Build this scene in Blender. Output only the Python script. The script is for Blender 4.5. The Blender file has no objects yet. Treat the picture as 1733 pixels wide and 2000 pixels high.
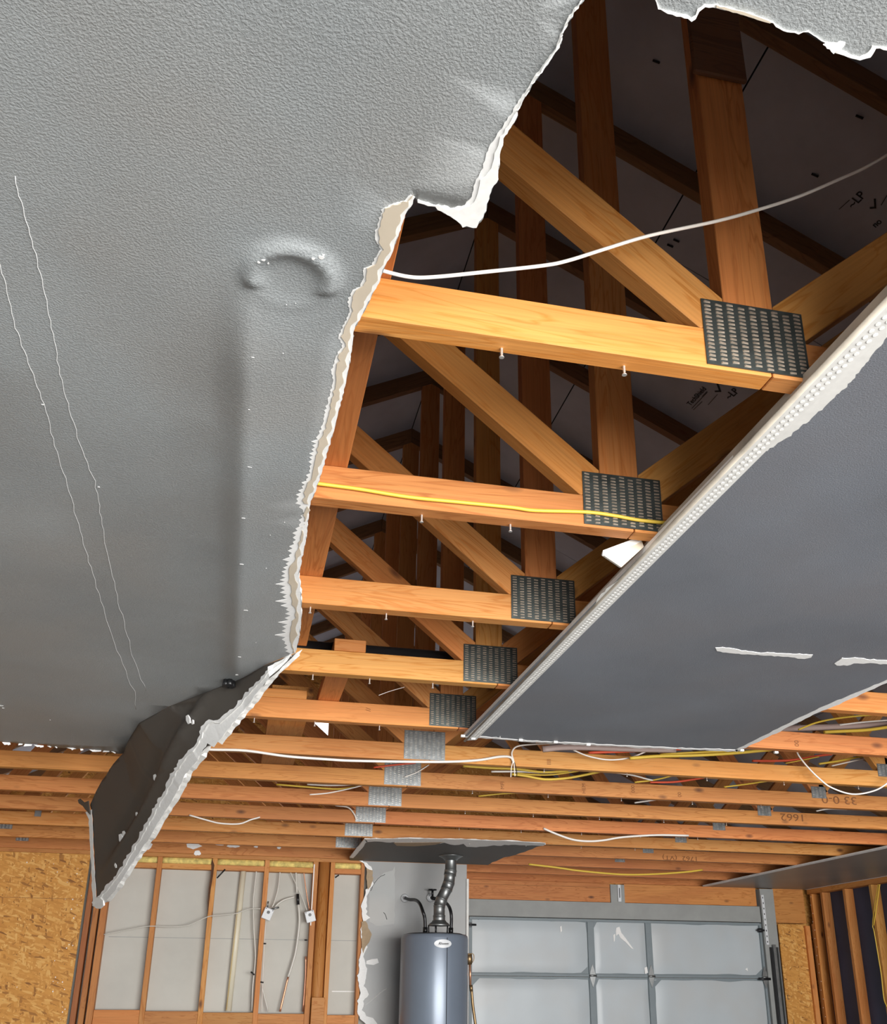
import bpy, bmesh, math, random
from mathutils import Vector, Matrix, geometry, noise

random.seed(7)
C = bpy.context.scene
COL = C.collection

# ------------------------------------------------------------------ camera
F, CX, CY = 1894.0, 903.55, 1181.17
PITCH, ROLL, YAW = .3775, -.0071, .2188
CAMZ = 1.5
EYE = Vector((0, 0, CAMZ))


def _w(x, y, z):
    c, s = math.cos(YAW), math.sin(YAW)
    return Vector((c * x + s * y, -s * x + c * y, z))


FW = _w(0, math.cos(PITCH), math.sin(PITCH))
UP = _w(0, -math.sin(PITCH), math.cos(PITCH))
RT = _w(1, 0, 0)
_c, _s = math.cos(ROLL), math.sin(ROLL)
IR = RT * _c - UP * _s
IU = RT * _s + UP * _c
cam = bpy.data.cameras.new('camera')
cam.sensor_fit = 'HORIZONTAL'
cam.sensor_width = 36
cam.lens = F / 1733 * 36
cam.shift_x = (866.5 - CX) / 1733
cam.shift_y = (CY - 1000) / 1733
cam.clip_start = .02
camo = bpy.data.objects.new('camera', cam)
COL.objects.link(camo)
camo.matrix_world = Matrix.Translation(EYE) @ Matrix((
    (IR.x, IU.x, -FW.x, 0), (IR.y, IU.y, -FW.y, 0), (IR.z, IU.z, -FW.z, 0), (0, 0, 0, 1)))
C.camera = camo

# ------------------------------------------------------------------ light
C.view_settings.view_transform = 'Standard'
C.view_settings.look = 'None'
C.view_settings.exposure = 0.0
C.view_settings.gamma = 1
C.view_settings.use_curve_mapping = False
wd = bpy.data.worlds.new('daylight')
C.world = wd
wd.use_nodes = True
bgn = wd.node_tree.nodes['Background']
bgn.inputs[0].default_value = (.86, .93, 1, 1)
bgn.inputs[1].default_value = 2.6


def area(name, loc, rot, sx, sy, power, color):
    l = bpy.data.lights.new(name, 'AREA')
    l.shape = 'RECTANGLE'
    l.size, l.size_y = sx, sy
    l.energy = power
    l.color = color
    o = bpy.data.objects.new(name, l)
    o.location = loc
    o.rotation_euler = rot
    COL.objects.link(o)
    return o


# daylight coming in through the open front of the garage, behind the camera
area('daylight_from_open_front', (2.7, -2.9, 1.25), (math.radians(90), 0, math.radians(12)), 5.6, 2.3, 760, (1, .975, .94))

# ------------------------------------------------------------------ measuring
H = .9586
ZC = CAMZ + H            # underside of the truss bottom chords
Y0, S = 1.2247, .6096    # first truss in view and the truss spacing
CD, CT = .079, .041      # lumber depth and thickness
DW = .0127               # drywall thickness


def ray(u, v):
    return IR * ((u - CX) / F) - IU * ((v - CY) / F) + FW


def onz(u, v, z):
    d = ray(u, v)
    return EYE + d * ((z - CAMZ) / d.z)


def ony(u, v, y):
    d = ray(u, v)
    return EYE + d * (y / d.y)


def onx(u, v, x):
    d = ray(u, v)
    return EYE + d * (x / d.x)


def onplane(u, v, p, n):
    d = ray(u, v)
    return EYE + d * ((p - EYE).dot(n) / d.dot(n))


def TY(k):
    return Y0 + S * k


# ------------------------------------------------------------------ materials
def newmat(name):
    m = bpy.data.materials.new(name)
    m.use_nodes = True
    nt = m.node_tree
    return m, nt, nt.nodes['Principled BSDF']


def nd(nt, t, **kw):
    n = nt.nodes.new(t)
    for k, v in kw.items():
        setattr(n, k, v)
    return n


def ramp(nt, fac, stops):
    r = nd(nt, 'ShaderNodeValToRGB')
    e = r.color_ramp.elements
    while len(e) < len(stops):
        e.new(.5)
    for i, (p, c) in enumerate(stops):
        e[i].position = p
        e[i].color = (*c, 1)
    nt.links.new(fac, r.inputs[0])
    return r.outputs[0]


def mixc(nt, fac, a, b, mode='MIX'):
    n = nd(nt, 'ShaderNodeMix', data_type='RGBA', blend_type=mode)
    for sock, val in ((n.inputs[0], fac), (n.inputs[6], a), (n.inputs[7], b)):
        if isinstance(val, (int, float)):
            sock.default_value = val
        elif isinstance(val, tuple):
            sock.default_value = (*val, 1)
        else:
            nt.links.new(val, sock)
    return n.outputs[2]


def mapping(nt, scale=(1, 1, 1), rnd=0.0, src='Object'):
    tc = nd(nt, 'ShaderNodeTexCoord')
    out = tc.outputs[src]
    if rnd:
        oi = nd(nt, 'ShaderNodeObjectInfo')
        mu = nd(nt, 'ShaderNodeMath', operation='MULTIPLY')
        nt.links.new(oi.outputs['Random'], mu.inputs[0])
        mu.inputs[1].default_value = rnd
        va = nd(nt, 'ShaderNodeVectorMath', operation='ADD')
        nt.links.new(out, va.inputs[0])
        nt.links.new(mu.outputs[0], va.inputs[1])
        out = va.outputs[0]
    mp = nd(nt, 'ShaderNodeMapping')
    mp.inputs['Scale'].default_value = scale
    nt.links.new(out, mp.inputs[0])
    return mp.outputs[0]


def noise_tex(nt, vec, scale=1, detail=4, rough=.55, dist=0):
    n = nd(nt, 'ShaderNodeTexNoise')
    n.inputs['Scale'].default_value = scale
    n.inputs['Detail'].default_value = detail
    n.inputs['Roughness'].default_value = rough
    n.inputs['Distortion'].default_value = dist
    nt.links.new(vec, n.inputs['Vector'])
    return n.outputs['Fac']


def bump(nt, bsdf, h, strength, dist):
    b = nd(nt, 'ShaderNodeBump')
    b.inputs['Strength'].default_value = strength
    b.inputs['Distance'].default_value = dist
    nt.links.new(h, b.inputs['Height'])
    nt.links.new(b.outputs[0], bsdf.inputs['Normal'])


def wood_mat(name, light, dark, red, knots=True, rough=.62):
    m, nt, b = newmat(name)
    v = mapping(nt, (1.1, 11, 11), 37)
    g = noise_tex(nt, v, 1.6, 3, .5, 1.2)
    # growth rings: fold the slow noise into repeating bands
    mu = nd(nt, 'ShaderNodeMath', operation='MULTIPLY')
    nt.links.new(g, mu.inputs[0])
    mu.inputs[1].default_value = 13
    fr = nd(nt, 'ShaderNodeMath', operation='PINGPONG')
    nt.links.new(mu.outputs[0], fr.inputs[0])
    fr.inputs[1].default_value = 1
    c = ramp(nt, fr.outputs[0], [(0, light), (.62, light), (1, dark)])
    big = noise_tex(nt, mapping(nt, (1.3, 5, 5), 91), 1.3, 2, .5)
    c = mixc(nt, ramp(nt, big, [(.42, (0, 0, 0)), (.66, (.8, .8, .8))]), c, red)
    fib = noise_tex(nt, mapping(nt, (3, 190, 190), 17), 1, 3, .6)
    c = mixc(nt, .45, c, ramp(nt, fib, [(.3, (.62, .6, .56)), (.62, (1, 1, 1))]), 'MULTIPLY')
    if knots:
        vo = nd(nt, 'ShaderNodeTexVoronoi')
        vo.inputs['Scale'].default_value = 1
        nt.links.new(mapping(nt, (3.4, 7.5, 7.5), 53), vo.inputs['Vector'])
        k = ramp(nt, vo.outputs['Distance'], [(.035, (1, 1, 1)), (.08, (.6, .6, .6)), (.13, (0, 0, 0))])
        c = mixc(nt, k, c, (.16, .055, .018))
    oi = nd(nt, 'ShaderNodeObjectInfo')
    hs = nd(nt, 'ShaderNodeHueSaturation')
    mr = nd(nt, 'ShaderNodeMapRange')
    mr.inputs['To Min'].default_value = .493
    mr.inputs['To Max'].default_value = .507
    nt.links.new(oi.outputs['Random'], mr.inputs[0])
    nt.links.new(mr.outputs[0], hs.inputs['Hue'])
    mr2 = nd(nt, 'ShaderNodeMapRange')
    mr2.inputs['To Min'].default_value = .82
    mr2.inputs['To Max'].default_value = 1.1
    wn = nd(nt, 'ShaderNodeTexWhiteNoise', noise_dimensions='1D')
    nt.links.new(oi.outputs['Random'], wn.inputs['W'])
    nt.links.new(wn.outputs['Value'], mr2.inputs[0])
    nt.links.new(mr2.outputs[0], hs.inputs['Value'])
    hs.inputs['Saturation'].default_value = 1.02
    nt.links.new(c, hs.inputs['Color'])
    nt.links.new(hs.outputs[0], b.inputs['Base Color'])
    b.inputs['Roughness'].default_value = rough
    bump(nt, b, fib, .25, .002)
    return m


def plain(name, col, rough=.6, metal=0, spec=None, vary=0, vscale=6):
    m, nt, b = newmat(name)
    if vary:
        n = noise_tex(nt, mapping(nt), vscale, 5, .6)
        lo = tuple(c * (1 - vary) for c in col)
        hi = tuple(min(1, c * (1 + vary)) for c in col)
        nt.links.new(ramp(nt, n, [(.3, lo), (.7, hi)]), b.inputs['Base Color'])
    else:
        b.inputs['Base Color'].default_value = (*col, 1)
    b.inputs['Roughness'].default_value = rough
    b.inputs['Metallic'].default_value = metal
    if spec is not None:
        b.inputs['Specular IOR Level'].default_value = spec
    return m


def paint_mat(name, col, tex=1.0, rough=.5, blotch=.12):
    """orange-peel textured paint on drywall"""
    m, nt, b = newmat(name)
    v = mapping(nt)
    big = noise_tex(nt, v, 1.6, 3, .5)
    lo = tuple(c * (1 - blotch) for c in col)
    hi = tuple(c * (1 + blotch) for c in col)
    c = ramp(nt, big, [(.35, lo), (.65, hi)])
    warm = noise_tex(nt, v, 2.6, 2, .5)
    c = mixc(nt, ramp(nt, warm, [(.42, (0, 0, 0)), (.66, (.6, .6, .6))]), c, (col[0] * 1.02, col[1] * .95, col[2] * .90))
    peel = noise_tex(nt, v, 300, 2, .5, .4)
    peel2 = ramp(nt, peel, [(.4, (0, 0, 0)), (.5, (.5, .5, .5)), (.62, (1, 1, 1))])
    c = mixc(nt, .3 * tex, c, ramp(nt, peel, [(.4, (.62, .62, .62)), (.62, (1.0, 1.0, 1.0))]), 'MULTIPLY')
    nt.links.new(c, b.inputs['Base Color'])
    b.inputs['Roughness'].default_value = rough
    bump(nt, b, peel2, .36 * tex, .0011)
    return m


def osb_mat(name):
    m, nt, b = newmat(name)
    base = None
    for i, (rot, sc) in enumerate(((.75, (85, 1, 19)), (-.85, (90, 1, 21)), (.1, (70, 1, 17)), (1.3, (80, 1, 20)))):
        tc = nd(nt, 'ShaderNodeTexCoord')
        m0 = nd(nt, 'ShaderNodeMapping')
        m0.inputs['Rotation'].default_value = (0, rot, 0)
        nt.links.new(tc.outputs['Object'], m0.inputs[0])
        mp = nd(nt, 'ShaderNodeMapping')
        mp.inputs['Scale'].default_value = sc
        mp.inputs['Location'].default_value = (i * 3.3, 0, i * 1.7)
        nt.links.new(m0.outputs[0], mp.inputs[0])
        vo = nd(nt, 'ShaderNodeTexVoronoi')
        vo.inputs['Scale'].default_value = 1
        nt.links.new(mp.outputs[0], vo.inputs['Vector'])
        sep = nd(nt, 'ShaderNodeSeparateColor')
        nt.links.new(vo.outputs['Color'], sep.inputs[0])
        c = ramp(nt, sep.outputs[0], [(0, (.26, .10, .02)), (.12, (.55, .24, .045)), (.7, (.66, .31, .065)), (1, (.78, .45, .14))])
        if base is None:
            base = c
        else:
            base = mixc(nt, ramp(nt, sep.outputs[1], [(.45, (0, 0, 0)), (.5, (1, 1, 1))]), base, c)
    dn = noise_tex(nt, mapping(nt, (25, 25, 8)), 1, 3, .6)
    base = mixc(nt, ramp(nt, dn, [(.66, (0, 0, 0)), (.75, (.8, .8, .8))]), base, (.2, .08, .02))
    nt.links.new(base, b.inputs['Base Color'])
    b.inputs['Roughness'].default_value = .7
    return m


M = {}
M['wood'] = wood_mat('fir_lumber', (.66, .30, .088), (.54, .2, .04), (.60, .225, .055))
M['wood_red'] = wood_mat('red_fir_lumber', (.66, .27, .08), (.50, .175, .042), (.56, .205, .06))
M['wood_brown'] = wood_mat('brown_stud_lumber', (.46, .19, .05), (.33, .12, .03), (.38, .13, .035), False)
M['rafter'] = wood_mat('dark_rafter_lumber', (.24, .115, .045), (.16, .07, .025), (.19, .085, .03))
M['osb'] = osb_mat('strand_board')
M['paint'] = paint_mat('grey_ceiling_paint', (.325, .345, .352), 1.0, .5)
M['paint_blue'] = paint_mat('blue_grey_ceiling_paint', (.20, .215, .245), .55, .5)
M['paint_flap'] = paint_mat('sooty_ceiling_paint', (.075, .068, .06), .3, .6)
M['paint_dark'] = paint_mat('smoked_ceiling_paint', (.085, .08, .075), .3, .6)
M['paint_wall'] = paint_mat('grey_wall_paint', (.27, .275, .275), .2, .38)
M['gypsum'] = plain('torn_white_gypsum', (.95, .94, .91), .9, vary=.06, vscale=60)
M['fringe'] = plain('torn_paper_fringe', (.93, .925, .91), .9, vary=.05, vscale=90)
M['cream'] = plain('cream_gypsum_paper', (.64, .55, .43), .85, vary=.06, vscale=14)
M['tan'] = plain('tan_backing_paper', (.42, .31, .2), .85, vary=.1, vscale=30)
M['whitebead'] = plain('white_joint_compound', (.78, .77, .74), .7, vary=.07, vscale=30)
M['beadmetal'] = plain('bead_nose', (.46, .41, .34), .5, .0, vary=.3, vscale=9)
M['backing'] = plain('pale_grey_board', (.56, .55, .5), .8, vary=.1, vscale=1.4)
M['navy'] = plain('dark_blue_board', (.035, .048, .095), .6, vary=.25, vscale=2)
M['insul'] = plain('yellow_insulation', (.75, .6, .2), .95, vary=.35, vscale=25)
M['sheath'] = plain('dull_foil_sheathing', (.44, .45, .51), .5, .1, vary=.14, vscale=3)
M['steel'] = plain('galvanised_steel', (.27, .28, .28), .42, .85, vary=.2, vscale=12)
M['tooth'] = plain('pressed_tooth_metal', (.62, .52, .42), .35, .7, vary=.3, vscale=60)
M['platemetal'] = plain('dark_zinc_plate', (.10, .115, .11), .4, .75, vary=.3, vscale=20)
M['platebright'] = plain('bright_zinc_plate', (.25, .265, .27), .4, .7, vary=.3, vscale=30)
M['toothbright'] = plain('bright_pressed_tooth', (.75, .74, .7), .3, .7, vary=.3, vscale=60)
M['screw'] = plain('zinc_screw', (.75, .73, .7), .3, .7)
M['copper'] = plain('copper', (.72, .36, .22), .35, .7, vary=.15)
M['brass'] = plain('aged_brass', (.30, .2, .1), .4, .8, vary=.2, vscale=20)
M['black'] = plain('black_plastic', (.012, .012, .013), .3)
M['dark'] = plain('dark_metal', (.035, .035, .038), .35, .6)
M['pvc'] = plain('cream_pvc', (.78, .72, .56), .4)
M['pvcline'] = plain('yellow_pvc_line', (.66, .46, .1), .5)
M['tube'] = plain('translucent_tube', (.66, .64, .58), .3)
M['whitewire'] = plain('white_cable', (.85, .8, .74), .45)
M['yellowwire'] = plain('yellow_cable', (.74, .50, .06), .45)
M['redwire'] = plain('red_cable', (.70, .09, .035), .5)
M['greywire'] = plain('pinkish_grey_cable', (.42, .31, .28), .5)
M['heater'] = plain('blue_grey_enamel', (.20, .24, .30), .3, .2, vary=.04, vscale=3)
M['badge'] = plain('silver_white_badge', (.72, .74, .76), .35)
M['ink'] = plain('black_ink', (.018, .016, .018), .8)
M['pencil'] = plain('brown_lumber_crayon', (.22, .085, .03), .9)
M['pipeink'] = plain('grey_pipe_print', (.16, .16, .155), .6)
M['doorskin'] = paint_mat('white_door_facing', (.50, .55, .58), .12, .36, .05)
M['doorframe'] = plain('grey_door_steel', (.21, .25, .27), .5, 0, vary=.06)
M['doortrim'] = plain('grey_painted_board', (.32, .33, .32), .6, vary=.08)
M['floor'] = plain('concrete', (.20, .195, .185), .7, vary=.12, vscale=2)
M['drive'] = plain('driveway_concrete', (.42, .41, .39), .8, vary=.1)
M['wallpaint'] = plain('side_wall_paint', (.5, .5, .48), .7, vary=.04)
M['char'] = plain('brown_char', (.10, .042, .018), .9, vary=.3, vscale=30)
M['seam'] = plain('seam_gap', (.006, .006, .007), .9)


# ------------------------------------------------------------------ builders
def link(name, me, parent=None, mats=()):
    o = bpy.data.objects.new(name, me)
    COL.objects.link(o)
    for m in mats:
        me.materials.append(m)
    if parent:
        o.parent = parent
    return o


def wmat(o):
    return wmat(o.parent) @ o.matrix_basis if o.parent else o.matrix_basis.copy()


def finish(bm, name, mats, parent=None, mw=None, smooth=False):
    me = bpy.data.meshes.new(name)
    bmesh.ops.recalc_face_normals(bm, faces=bm.faces)
    bm.to_mesh(me)
    bm.free()
    if smooth:
        for p in me.polygons:
            p.use_smooth = True
    o = link(name, me, parent, mats if isinstance(mats, (list, tuple)) else [mats])
    if mw is None and parent:
        mw = Matrix.Identity(4)
    if mw is not None:
        if parent:
            o.matrix_basis = wmat(parent).inverted() @ mw
        else:
            o.matrix_basis = mw
    return o


def tag(o, label, cat, group=None, kind=None):
    o['label'] = label
    o['category'] = cat
    if group:
        o['group'] = group
    if kind:
        o['kind'] = kind
    return o


def struct(o):
    o['kind'] = 'structure'
    return o


def empty(name, loc=(0, 0, 0)):
    o = bpy.data.objects.new(name, None)
    o.empty_display_size = .05
    COL.objects.link(o)
    o.matrix_basis = Matrix.Translation(Vector(loc))
    return o


def bm_box(bm, a, b, mi=0, m=None):
    a, b = Vector(a), Vector(b)
    vs = [bm.verts.new((x, y, z)) for x in (a.x, b.x) for y in (a.y, b.y) for z in (a.z, b.z)]
    if m:
        for v in vs:
            v.co = m @ v.co
    for f in ((0, 1, 3, 2), (4, 6, 7, 5), (0, 4, 5, 1), (2, 3, 7, 6), (0, 2, 6, 4), (1, 5, 7, 3)):
        fa = bm.faces.new([vs[i] for i in f])
        fa.material_index = mi
    return vs


def bevel_all(bm, w):
    bmesh.ops.bevel(bm, geom=[e for e in bm.edges], offset=w, segments=1, affect='EDGES', profile=.5)


def box(name, a, b, mat, parent=None, bev=0.0, world=True):
    """box between two world corners, mesh centred on its own origin"""
    a, b = Vector(a), Vector(b)
    c = (a + b) / 2
    bm = bmesh.new()
    bm_box(bm, a - c, b - c)
    if bev:
        bevel_all(bm, bev)
    return finish(bm, name, mat, parent, Matrix.Translation(c))


def clip(poly, a, b, c):
    """keep a*x+b*y>=c"""
    out = []
    for i, p in enumerate(poly):
        q = poly[(i + 1) % len(poly)]
        dp, dq = a * p[0] + b * p[1] - c, a * q[0] + b * q[1] - c
        if dp >= 0:
            out.append(p)
        if (dp >= 0) != (dq >= 0):
            t = dp / (dp - dq)
            out.append((p[0] + (q[0] - p[0]) * t, p[1] + (q[1] - p[1]) * t))
    return out


def plank(name, p0, p1, width, y, thick, mat, parent=None, clips=(), bev=.0015):
    """lumber lying in the plane y=const: centre line p0->p1 in (x,z); local X runs along it"""
    p0, p1 = Vector(p0), Vector(p1)
    d = (p1 - p0).normalized()
    n = Vector((-d.y, d.x))
    poly = [tuple(p0 + n * width / 2), tuple(p0 - n * width / 2), tuple(p1 - n * width / 2), tuple(p1 + n * width / 2)]
    for c in clips:
        poly = clip(poly, *c)
        if len(poly) < 3:
            return None
    c = (p0 + p1) / 2
    bm = bmesh.new()
    loc = [((Vector(q) - c).dot(d), (Vector(q) - c).dot(n)) for q in poly]
    f = [bm.verts.new((x, -thick / 2, z)) for x, z in loc]
    g = [bm.verts.new((x, thick / 2, z)) for x, z in loc]
    bm.faces.new(f)
    bm.faces.new(g[::-1])
    k = len(f)
    for i in range(k):
        bm.faces.new((f[i], f[(i + 1) % k], g[(i + 1) % k], g[i]))
    bmesh.ops.recalc_face_normals(bm, faces=bm.faces)
    if bev:
        bevel_all(bm, bev)
    mw = Matrix(((d.x, 0, n.x, c.x), (0, 1, 0, y + thick / 2), (d.y, 0, n.y, c.y), (0, 0, 0, 1)))
    # keep a right-handed frame
    if mw.to_3x3().determinant() < 0:
        mw = mw @ Matrix.Scale(-1, 4, Vector((0, 1, 0)))
    return finish(bm, name, mat, parent, mw)


def stick(name, a, b, wx, wy, mat, parent=None, bev=.0015):
    """straight lumber from a to b, local X along it; wx,wy the section (horizontal, other)"""
    a, b = Vector(a), Vector(b)
    d = (b - a).normalized()
    ref = Vector((1, 0, 0)) if abs(d.x) < .7 else Vector((0, 1, 0))
    n2 = d.cross(ref).normalized()
    n1 = n2.cross(d).normalized()
    L = (b - a).length
    bm = bmesh.new()
    bm_box(bm, (-L / 2, -wx / 2, -wy / 2), (L / 2, wx / 2, wy / 2))
    if bev:
        bevel_all(bm, bev)
    c = (a + b) / 2
    mw = Matrix(((d.x, n1.x, n2.x, c.x), (d.y, n1.y, n2.y, c.y), (d.z, n1.z, n2.z, c.z), (0, 0, 0, 1)))
    if mw.to_3x3().determinant() < 0:
        mw = Matrix(((d.x, n1.x, -n2.x, c.x), (d.y, n1.y, -n2.y, c.y), (d.z, n1.z, -n2.z, c.z), (0, 0, 0, 1)))
    return finish(bm, name, mat, parent, mw)


def catmull(pts, n):
    pts = [Vector(p) for p in pts]
    if len(pts) < 3:
        return pts
    P = [pts[0] * 2 - pts[1]] + pts + [pts[-1] * 2 - pts[-2]]
    out = []
    for i in range(1, len(P) - 2):
        for j in range(n):
            t = j / n
            out.append(.5 * ((2 * P[i]) + (P[i + 1] - P[i - 1]) * t + (2 * P[i - 1] - 5 * P[i] + 4 * P[i + 1] - P[i + 2]) * t * t
                             + (3 * P[i] - P[i - 1] - 3 * P[i + 1] + P[i + 2]) * t ** 3))
    out.append(pts[-1])
    return out


def bm_tube(bm, pts, r, seg=8, mi=0, flat=1.0, caps=True):
    pts = [Vector(p) for p in pts]
    rings = []
    prev = None
    for i, p in enumerate(pts):
        d = (pts[min(i + 1, len(pts) - 1)] - pts[max(i - 1, 0)]).normalized()
        if prev is None:
            ref = Vector((0, 0, 1)) if abs(d.z) < .8 else Vector((0, 1, 0))
            a = d.cross(ref).normalized()
        else:
            a = (prev - d * prev.dot(d)).normalized()
        prev = a
        b = d.cross(a)
        rr = r[i] if isinstance(r, (list, tuple)) else r
        rings.append([bm.verts.new(p + a * rr * flat * math.cos(2 * math.pi * k / seg) + b * rr * math.sin(2 * math.pi * k / seg)) for k in range(seg)])
    for A, B in zip(rings, rings[1:]):
        for k in range(seg):
            f = bm.faces.new((A[k], A[(k + 1) % seg], B[(k + 1) % seg], B[k]))
            f.material_index = mi
            f.smooth = True
    if caps:
        for R_ in (rings[0], rings[-1]):
            f = bm.faces.new(R_)
            f.material_index = mi


def tube(name, pts, r, mat, parent=None, smooth=6, seg=8, flat=1.0):
    pts = [Vector(p) for p in pts]
    c = sum(pts, Vector()) / len(pts)
    q = catmull([p - c for p in pts], smooth) if smooth else [p - c for p in pts]
    bm = bmesh.new()
    bm_tube(bm, q, r, seg, flat=flat)
    return finish(bm, name, mat, parent, Matrix.Translation(c))


def jag(px, amp, step, seed, spike=0.0):
    """subdivide a pixel polyline of the tear and roughen it"""
    rnd = random.Random(seed)
    out = []
    for a, b in zip(px, px[1:]):
        L = math.hypot(b[0] - a[0], b[1] - a[1])
        n = max(1, int(L / step))
        nx, ny = -(b[1] - a[1]) / max(L, 1e-6), (b[0] - a[0]) / max(L, 1e-6)
        for i in range(n):
            t = i / n
            o = rnd.uniform(-amp, amp) if i or True else 0
            if spike and rnd.random() < .45:
                o += rnd.uniform(0, spike)
            out.append((a[0] + (b[0] - a[0]) * t + nx * o, a[1] + (b[1] - a[1]) * t + ny * o))
    out.append(px[-1])
    return out


def sheet(name, P, mats, thick, nrm, parent=None, origin=None, grid=0.0, disp=None, basis=None, edge_mat=1, extra=()):
    """solid sheet whose seen face is the closed 3-D outline P (list), thickened along nrm"""
    P = [Vector(p) for p in P]
    nrm = Vector(nrm).normalized()
    if basis is None:
        ex = (P[len(P) // 2] - P[0])
        ex = (ex - nrm * ex.dot(nrm)).normalized()
        ey = nrm.cross(ex)
        o0 = P[0]
    else:
        o0, ex, ey = basis
    q = [Vector(((p - o0).dot(ex), (p - o0).dot(ey))) for p in P]
    h = [(p - o0).dot(nrm) for p in P]
    pts = list(q)
    edges = [(i, (i + 1) % len(q)) for i in range(len(q))]
    if grid:
        x0, x1 = min(p.x for p in q), max(p.x for p in q)
        y0, y1 = min(p.y for p in q), max(p.y for p in q)
        gx = x0 + grid / 2
        while gx < x1:
            gy = y0 + grid / 2
            while gy < y1:
                pts.append(Vector((gx, gy)))
                gy += grid
            gx += grid
    pts += [Vector(e) for e in extra]
    vo, eo, fo, ov, oe, of = geometry.delaunay_2d_cdt(pts, edges, [], 1, 1e-6)
    org = Vector(origin) if origin else sum(P, Vector()) / len(P)
    bm = bmesh.new()
    lo, hi = [], []
    for i, v in enumerate(vo):
        src = [s for s in ov[i] if s < len(q)]
        w = o0 + ex * v.x + ey * v.y
        if disp:
            w = w + nrm * disp(w)
        elif src:
            w = w + nrm * h[src[0]]
        lo.append(bm.verts.new(w - org))
        hi.append(bm.verts.new(w + nrm * thick - org))
    for f in fo:
        if len(set(f)) < 3:
            continue
        try:
            a = bm.faces.new([lo[i] for i in f])
            a.material_index = 0
            b = bm.faces.new([hi[i] for i in reversed(f)])
            b.material_index = edge_mat
        except ValueError:
            pass
    cnt = {}
    for f in fo:
        for i in range(len(f)):
            k = (f[i], f[(i + 1) % len(f)])
            s = tuple(sorted(k))
            cnt.setdefault(s, []).append(k)
    for s, ks in cnt.items():
        if len(ks) == 1:
            a, b = ks[0]
            try:
                f = bm.faces.new((lo[b], lo[a], hi[a], hi[b]))
                f.material_index = edge_mat
            except ValueError:
                pass
    return finish(bm, name, mats, parent, Matrix.Translation(org))


def text(name, s, size, mw, mat, parent=None, ext=.0002, shear=0, sx=1.0, fit=None):
    cu = bpy.data.curves.new(name, 'FONT')
    cu.body = s
    cu.size = size
    if fit:
        cu.offset = .012 * size
    cu.extrude = ext
    cu.shear = shear
    cu.align_x = 'CENTER'
    cu.align_y = 'CENTER'
    tmp = bpy.data.objects.new('tmp_text', cu)
    COL.objects.link(tmp)
    dg = bpy.context.evaluated_depsgraph_get()
    dg.update()
    me = bpy.data.meshes.new_from_object(tmp.evaluated_get(dg))
    bpy.data.objects.remove(tmp)
    bpy.data.curves.remove(cu)
    me.materials.clear()
    if fit:
        w_ = max(v.co.x for v in me.vertices) - min(v.co.x for v in me.vertices)
        for v in me.vertices:
            v.co.x *= fit / w_
            v.co.y *= fit / w_
    for v in me.vertices:
        v.co.x *= sx
    me.name = name
    o = link(name, me, parent, [mat])
    if parent:
        o.matrix_basis = wmat(parent).inverted() @ mw
    else:
        o.matrix_basis = mw
    return o


def frame_mat(o, x, y):
    """matrix with local X=x, local Y=y, Z=x cross y at o"""
    x = Vector(x).normalized()
    y = Vector(y)
    y = (y - x * y.dot(x)).normalized()
    z = x.cross(y)
    return Matrix(((x.x, y.x, z.x, o[0]), (x.y, y.y, z.y, o[1]), (x.z, y.z, z.z, o[2]), (0, 0, 0, 1)))


# ================================================================== STRUCTURE
XL, XR, YF, YA, YD = -4.25, 5.55, -2.0, 7.93, 9.05
struct(box('floor', (XL - .2, YF - .2, -.1), (XR + .3, YD + .3, 0), M['floor']))
g = struct(box('trim_1', (XL - 6, -14, -.12), (XR + 6, YF - .2, -.02), M['drive']))
g.name = 'floor_driveway'
struct(box('wall_left', (XL - .1, YF, 0), (XL, YA + .3, ZC - .001), M['wallpaint']))
struct(box('wall_right', (XR + .09, YF, 0), (XR + .12, YD + .2, ZC + .2), M['navy']))
# backing board seen between the bare studs
struct(box('wall_middle', (XL, YA + .092, 0), (1.80, YA + .11, ZC), M['backing']))
# return between the stud wall and the garage door wall
struct(box('wall_return', (1.74, YA + .11, 0), (1.80, YD, ZC), M['wallpaint']))
struct(box('wall_back', (1.8, YD + .1, 0), (XR + .3, YD + .12, ZC), M['osb']))
# gables closing the attic, the far one with a louvred vent
VX0, VX1, VZ0, VZ1 = .60, .87, 3.75, 3.90
bm = bmesh.new()
yg = YD + .16
for a, b in (((-4.6, yg, ZC - .3), (VX0, yg + .02, 4.7)), ((VX1, yg, ZC - .3), (6.2, yg + .02, 4.7)),
             ((VX0, yg, ZC - .3), (VX1, yg + .02, VZ0)), ((VX0, yg, VZ1), (VX1, yg + .02, 4.7))):
    bm_box(bm, a, b)
struct(finish(bm, 'wall_gable_far', M['osb']))
struct(box('wall_gable_near', (-4.6, YF - .15, ZC - .05), (6.2, YF - .12, 4.9), M['osb']))
vent = empty('gable_vent', (.75, yg, 3.84))
tag(vent, 'square gable vent letting daylight into the far end of the attic', 'vent')
box('vent_bar', (.735, yg - .02, VZ0), (.765, yg + .03, VZ1), M['dark'], vent)
bm = bmesh.new()
for a, b in (((VX0 - .02, yg - .015, VZ0 - .02), (VX1 + .02, yg, VZ0)), ((VX0 - .02, yg - .015, VZ1), (VX1 + .02, yg, VZ1 + .02)),
             ((VX0 - .02, yg - .015, VZ0), (VX0, yg, VZ1)), ((VX1, yg - .015, VZ0), (VX1 + .02, yg, VZ1))):
    bm_box(bm, a, b)
finish(bm, 'vent_frame', M['wood_brown'], vent)

# roof sheathing, one plane each side of the ridge, sheets divided by thin gaps
APX = .7735


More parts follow.
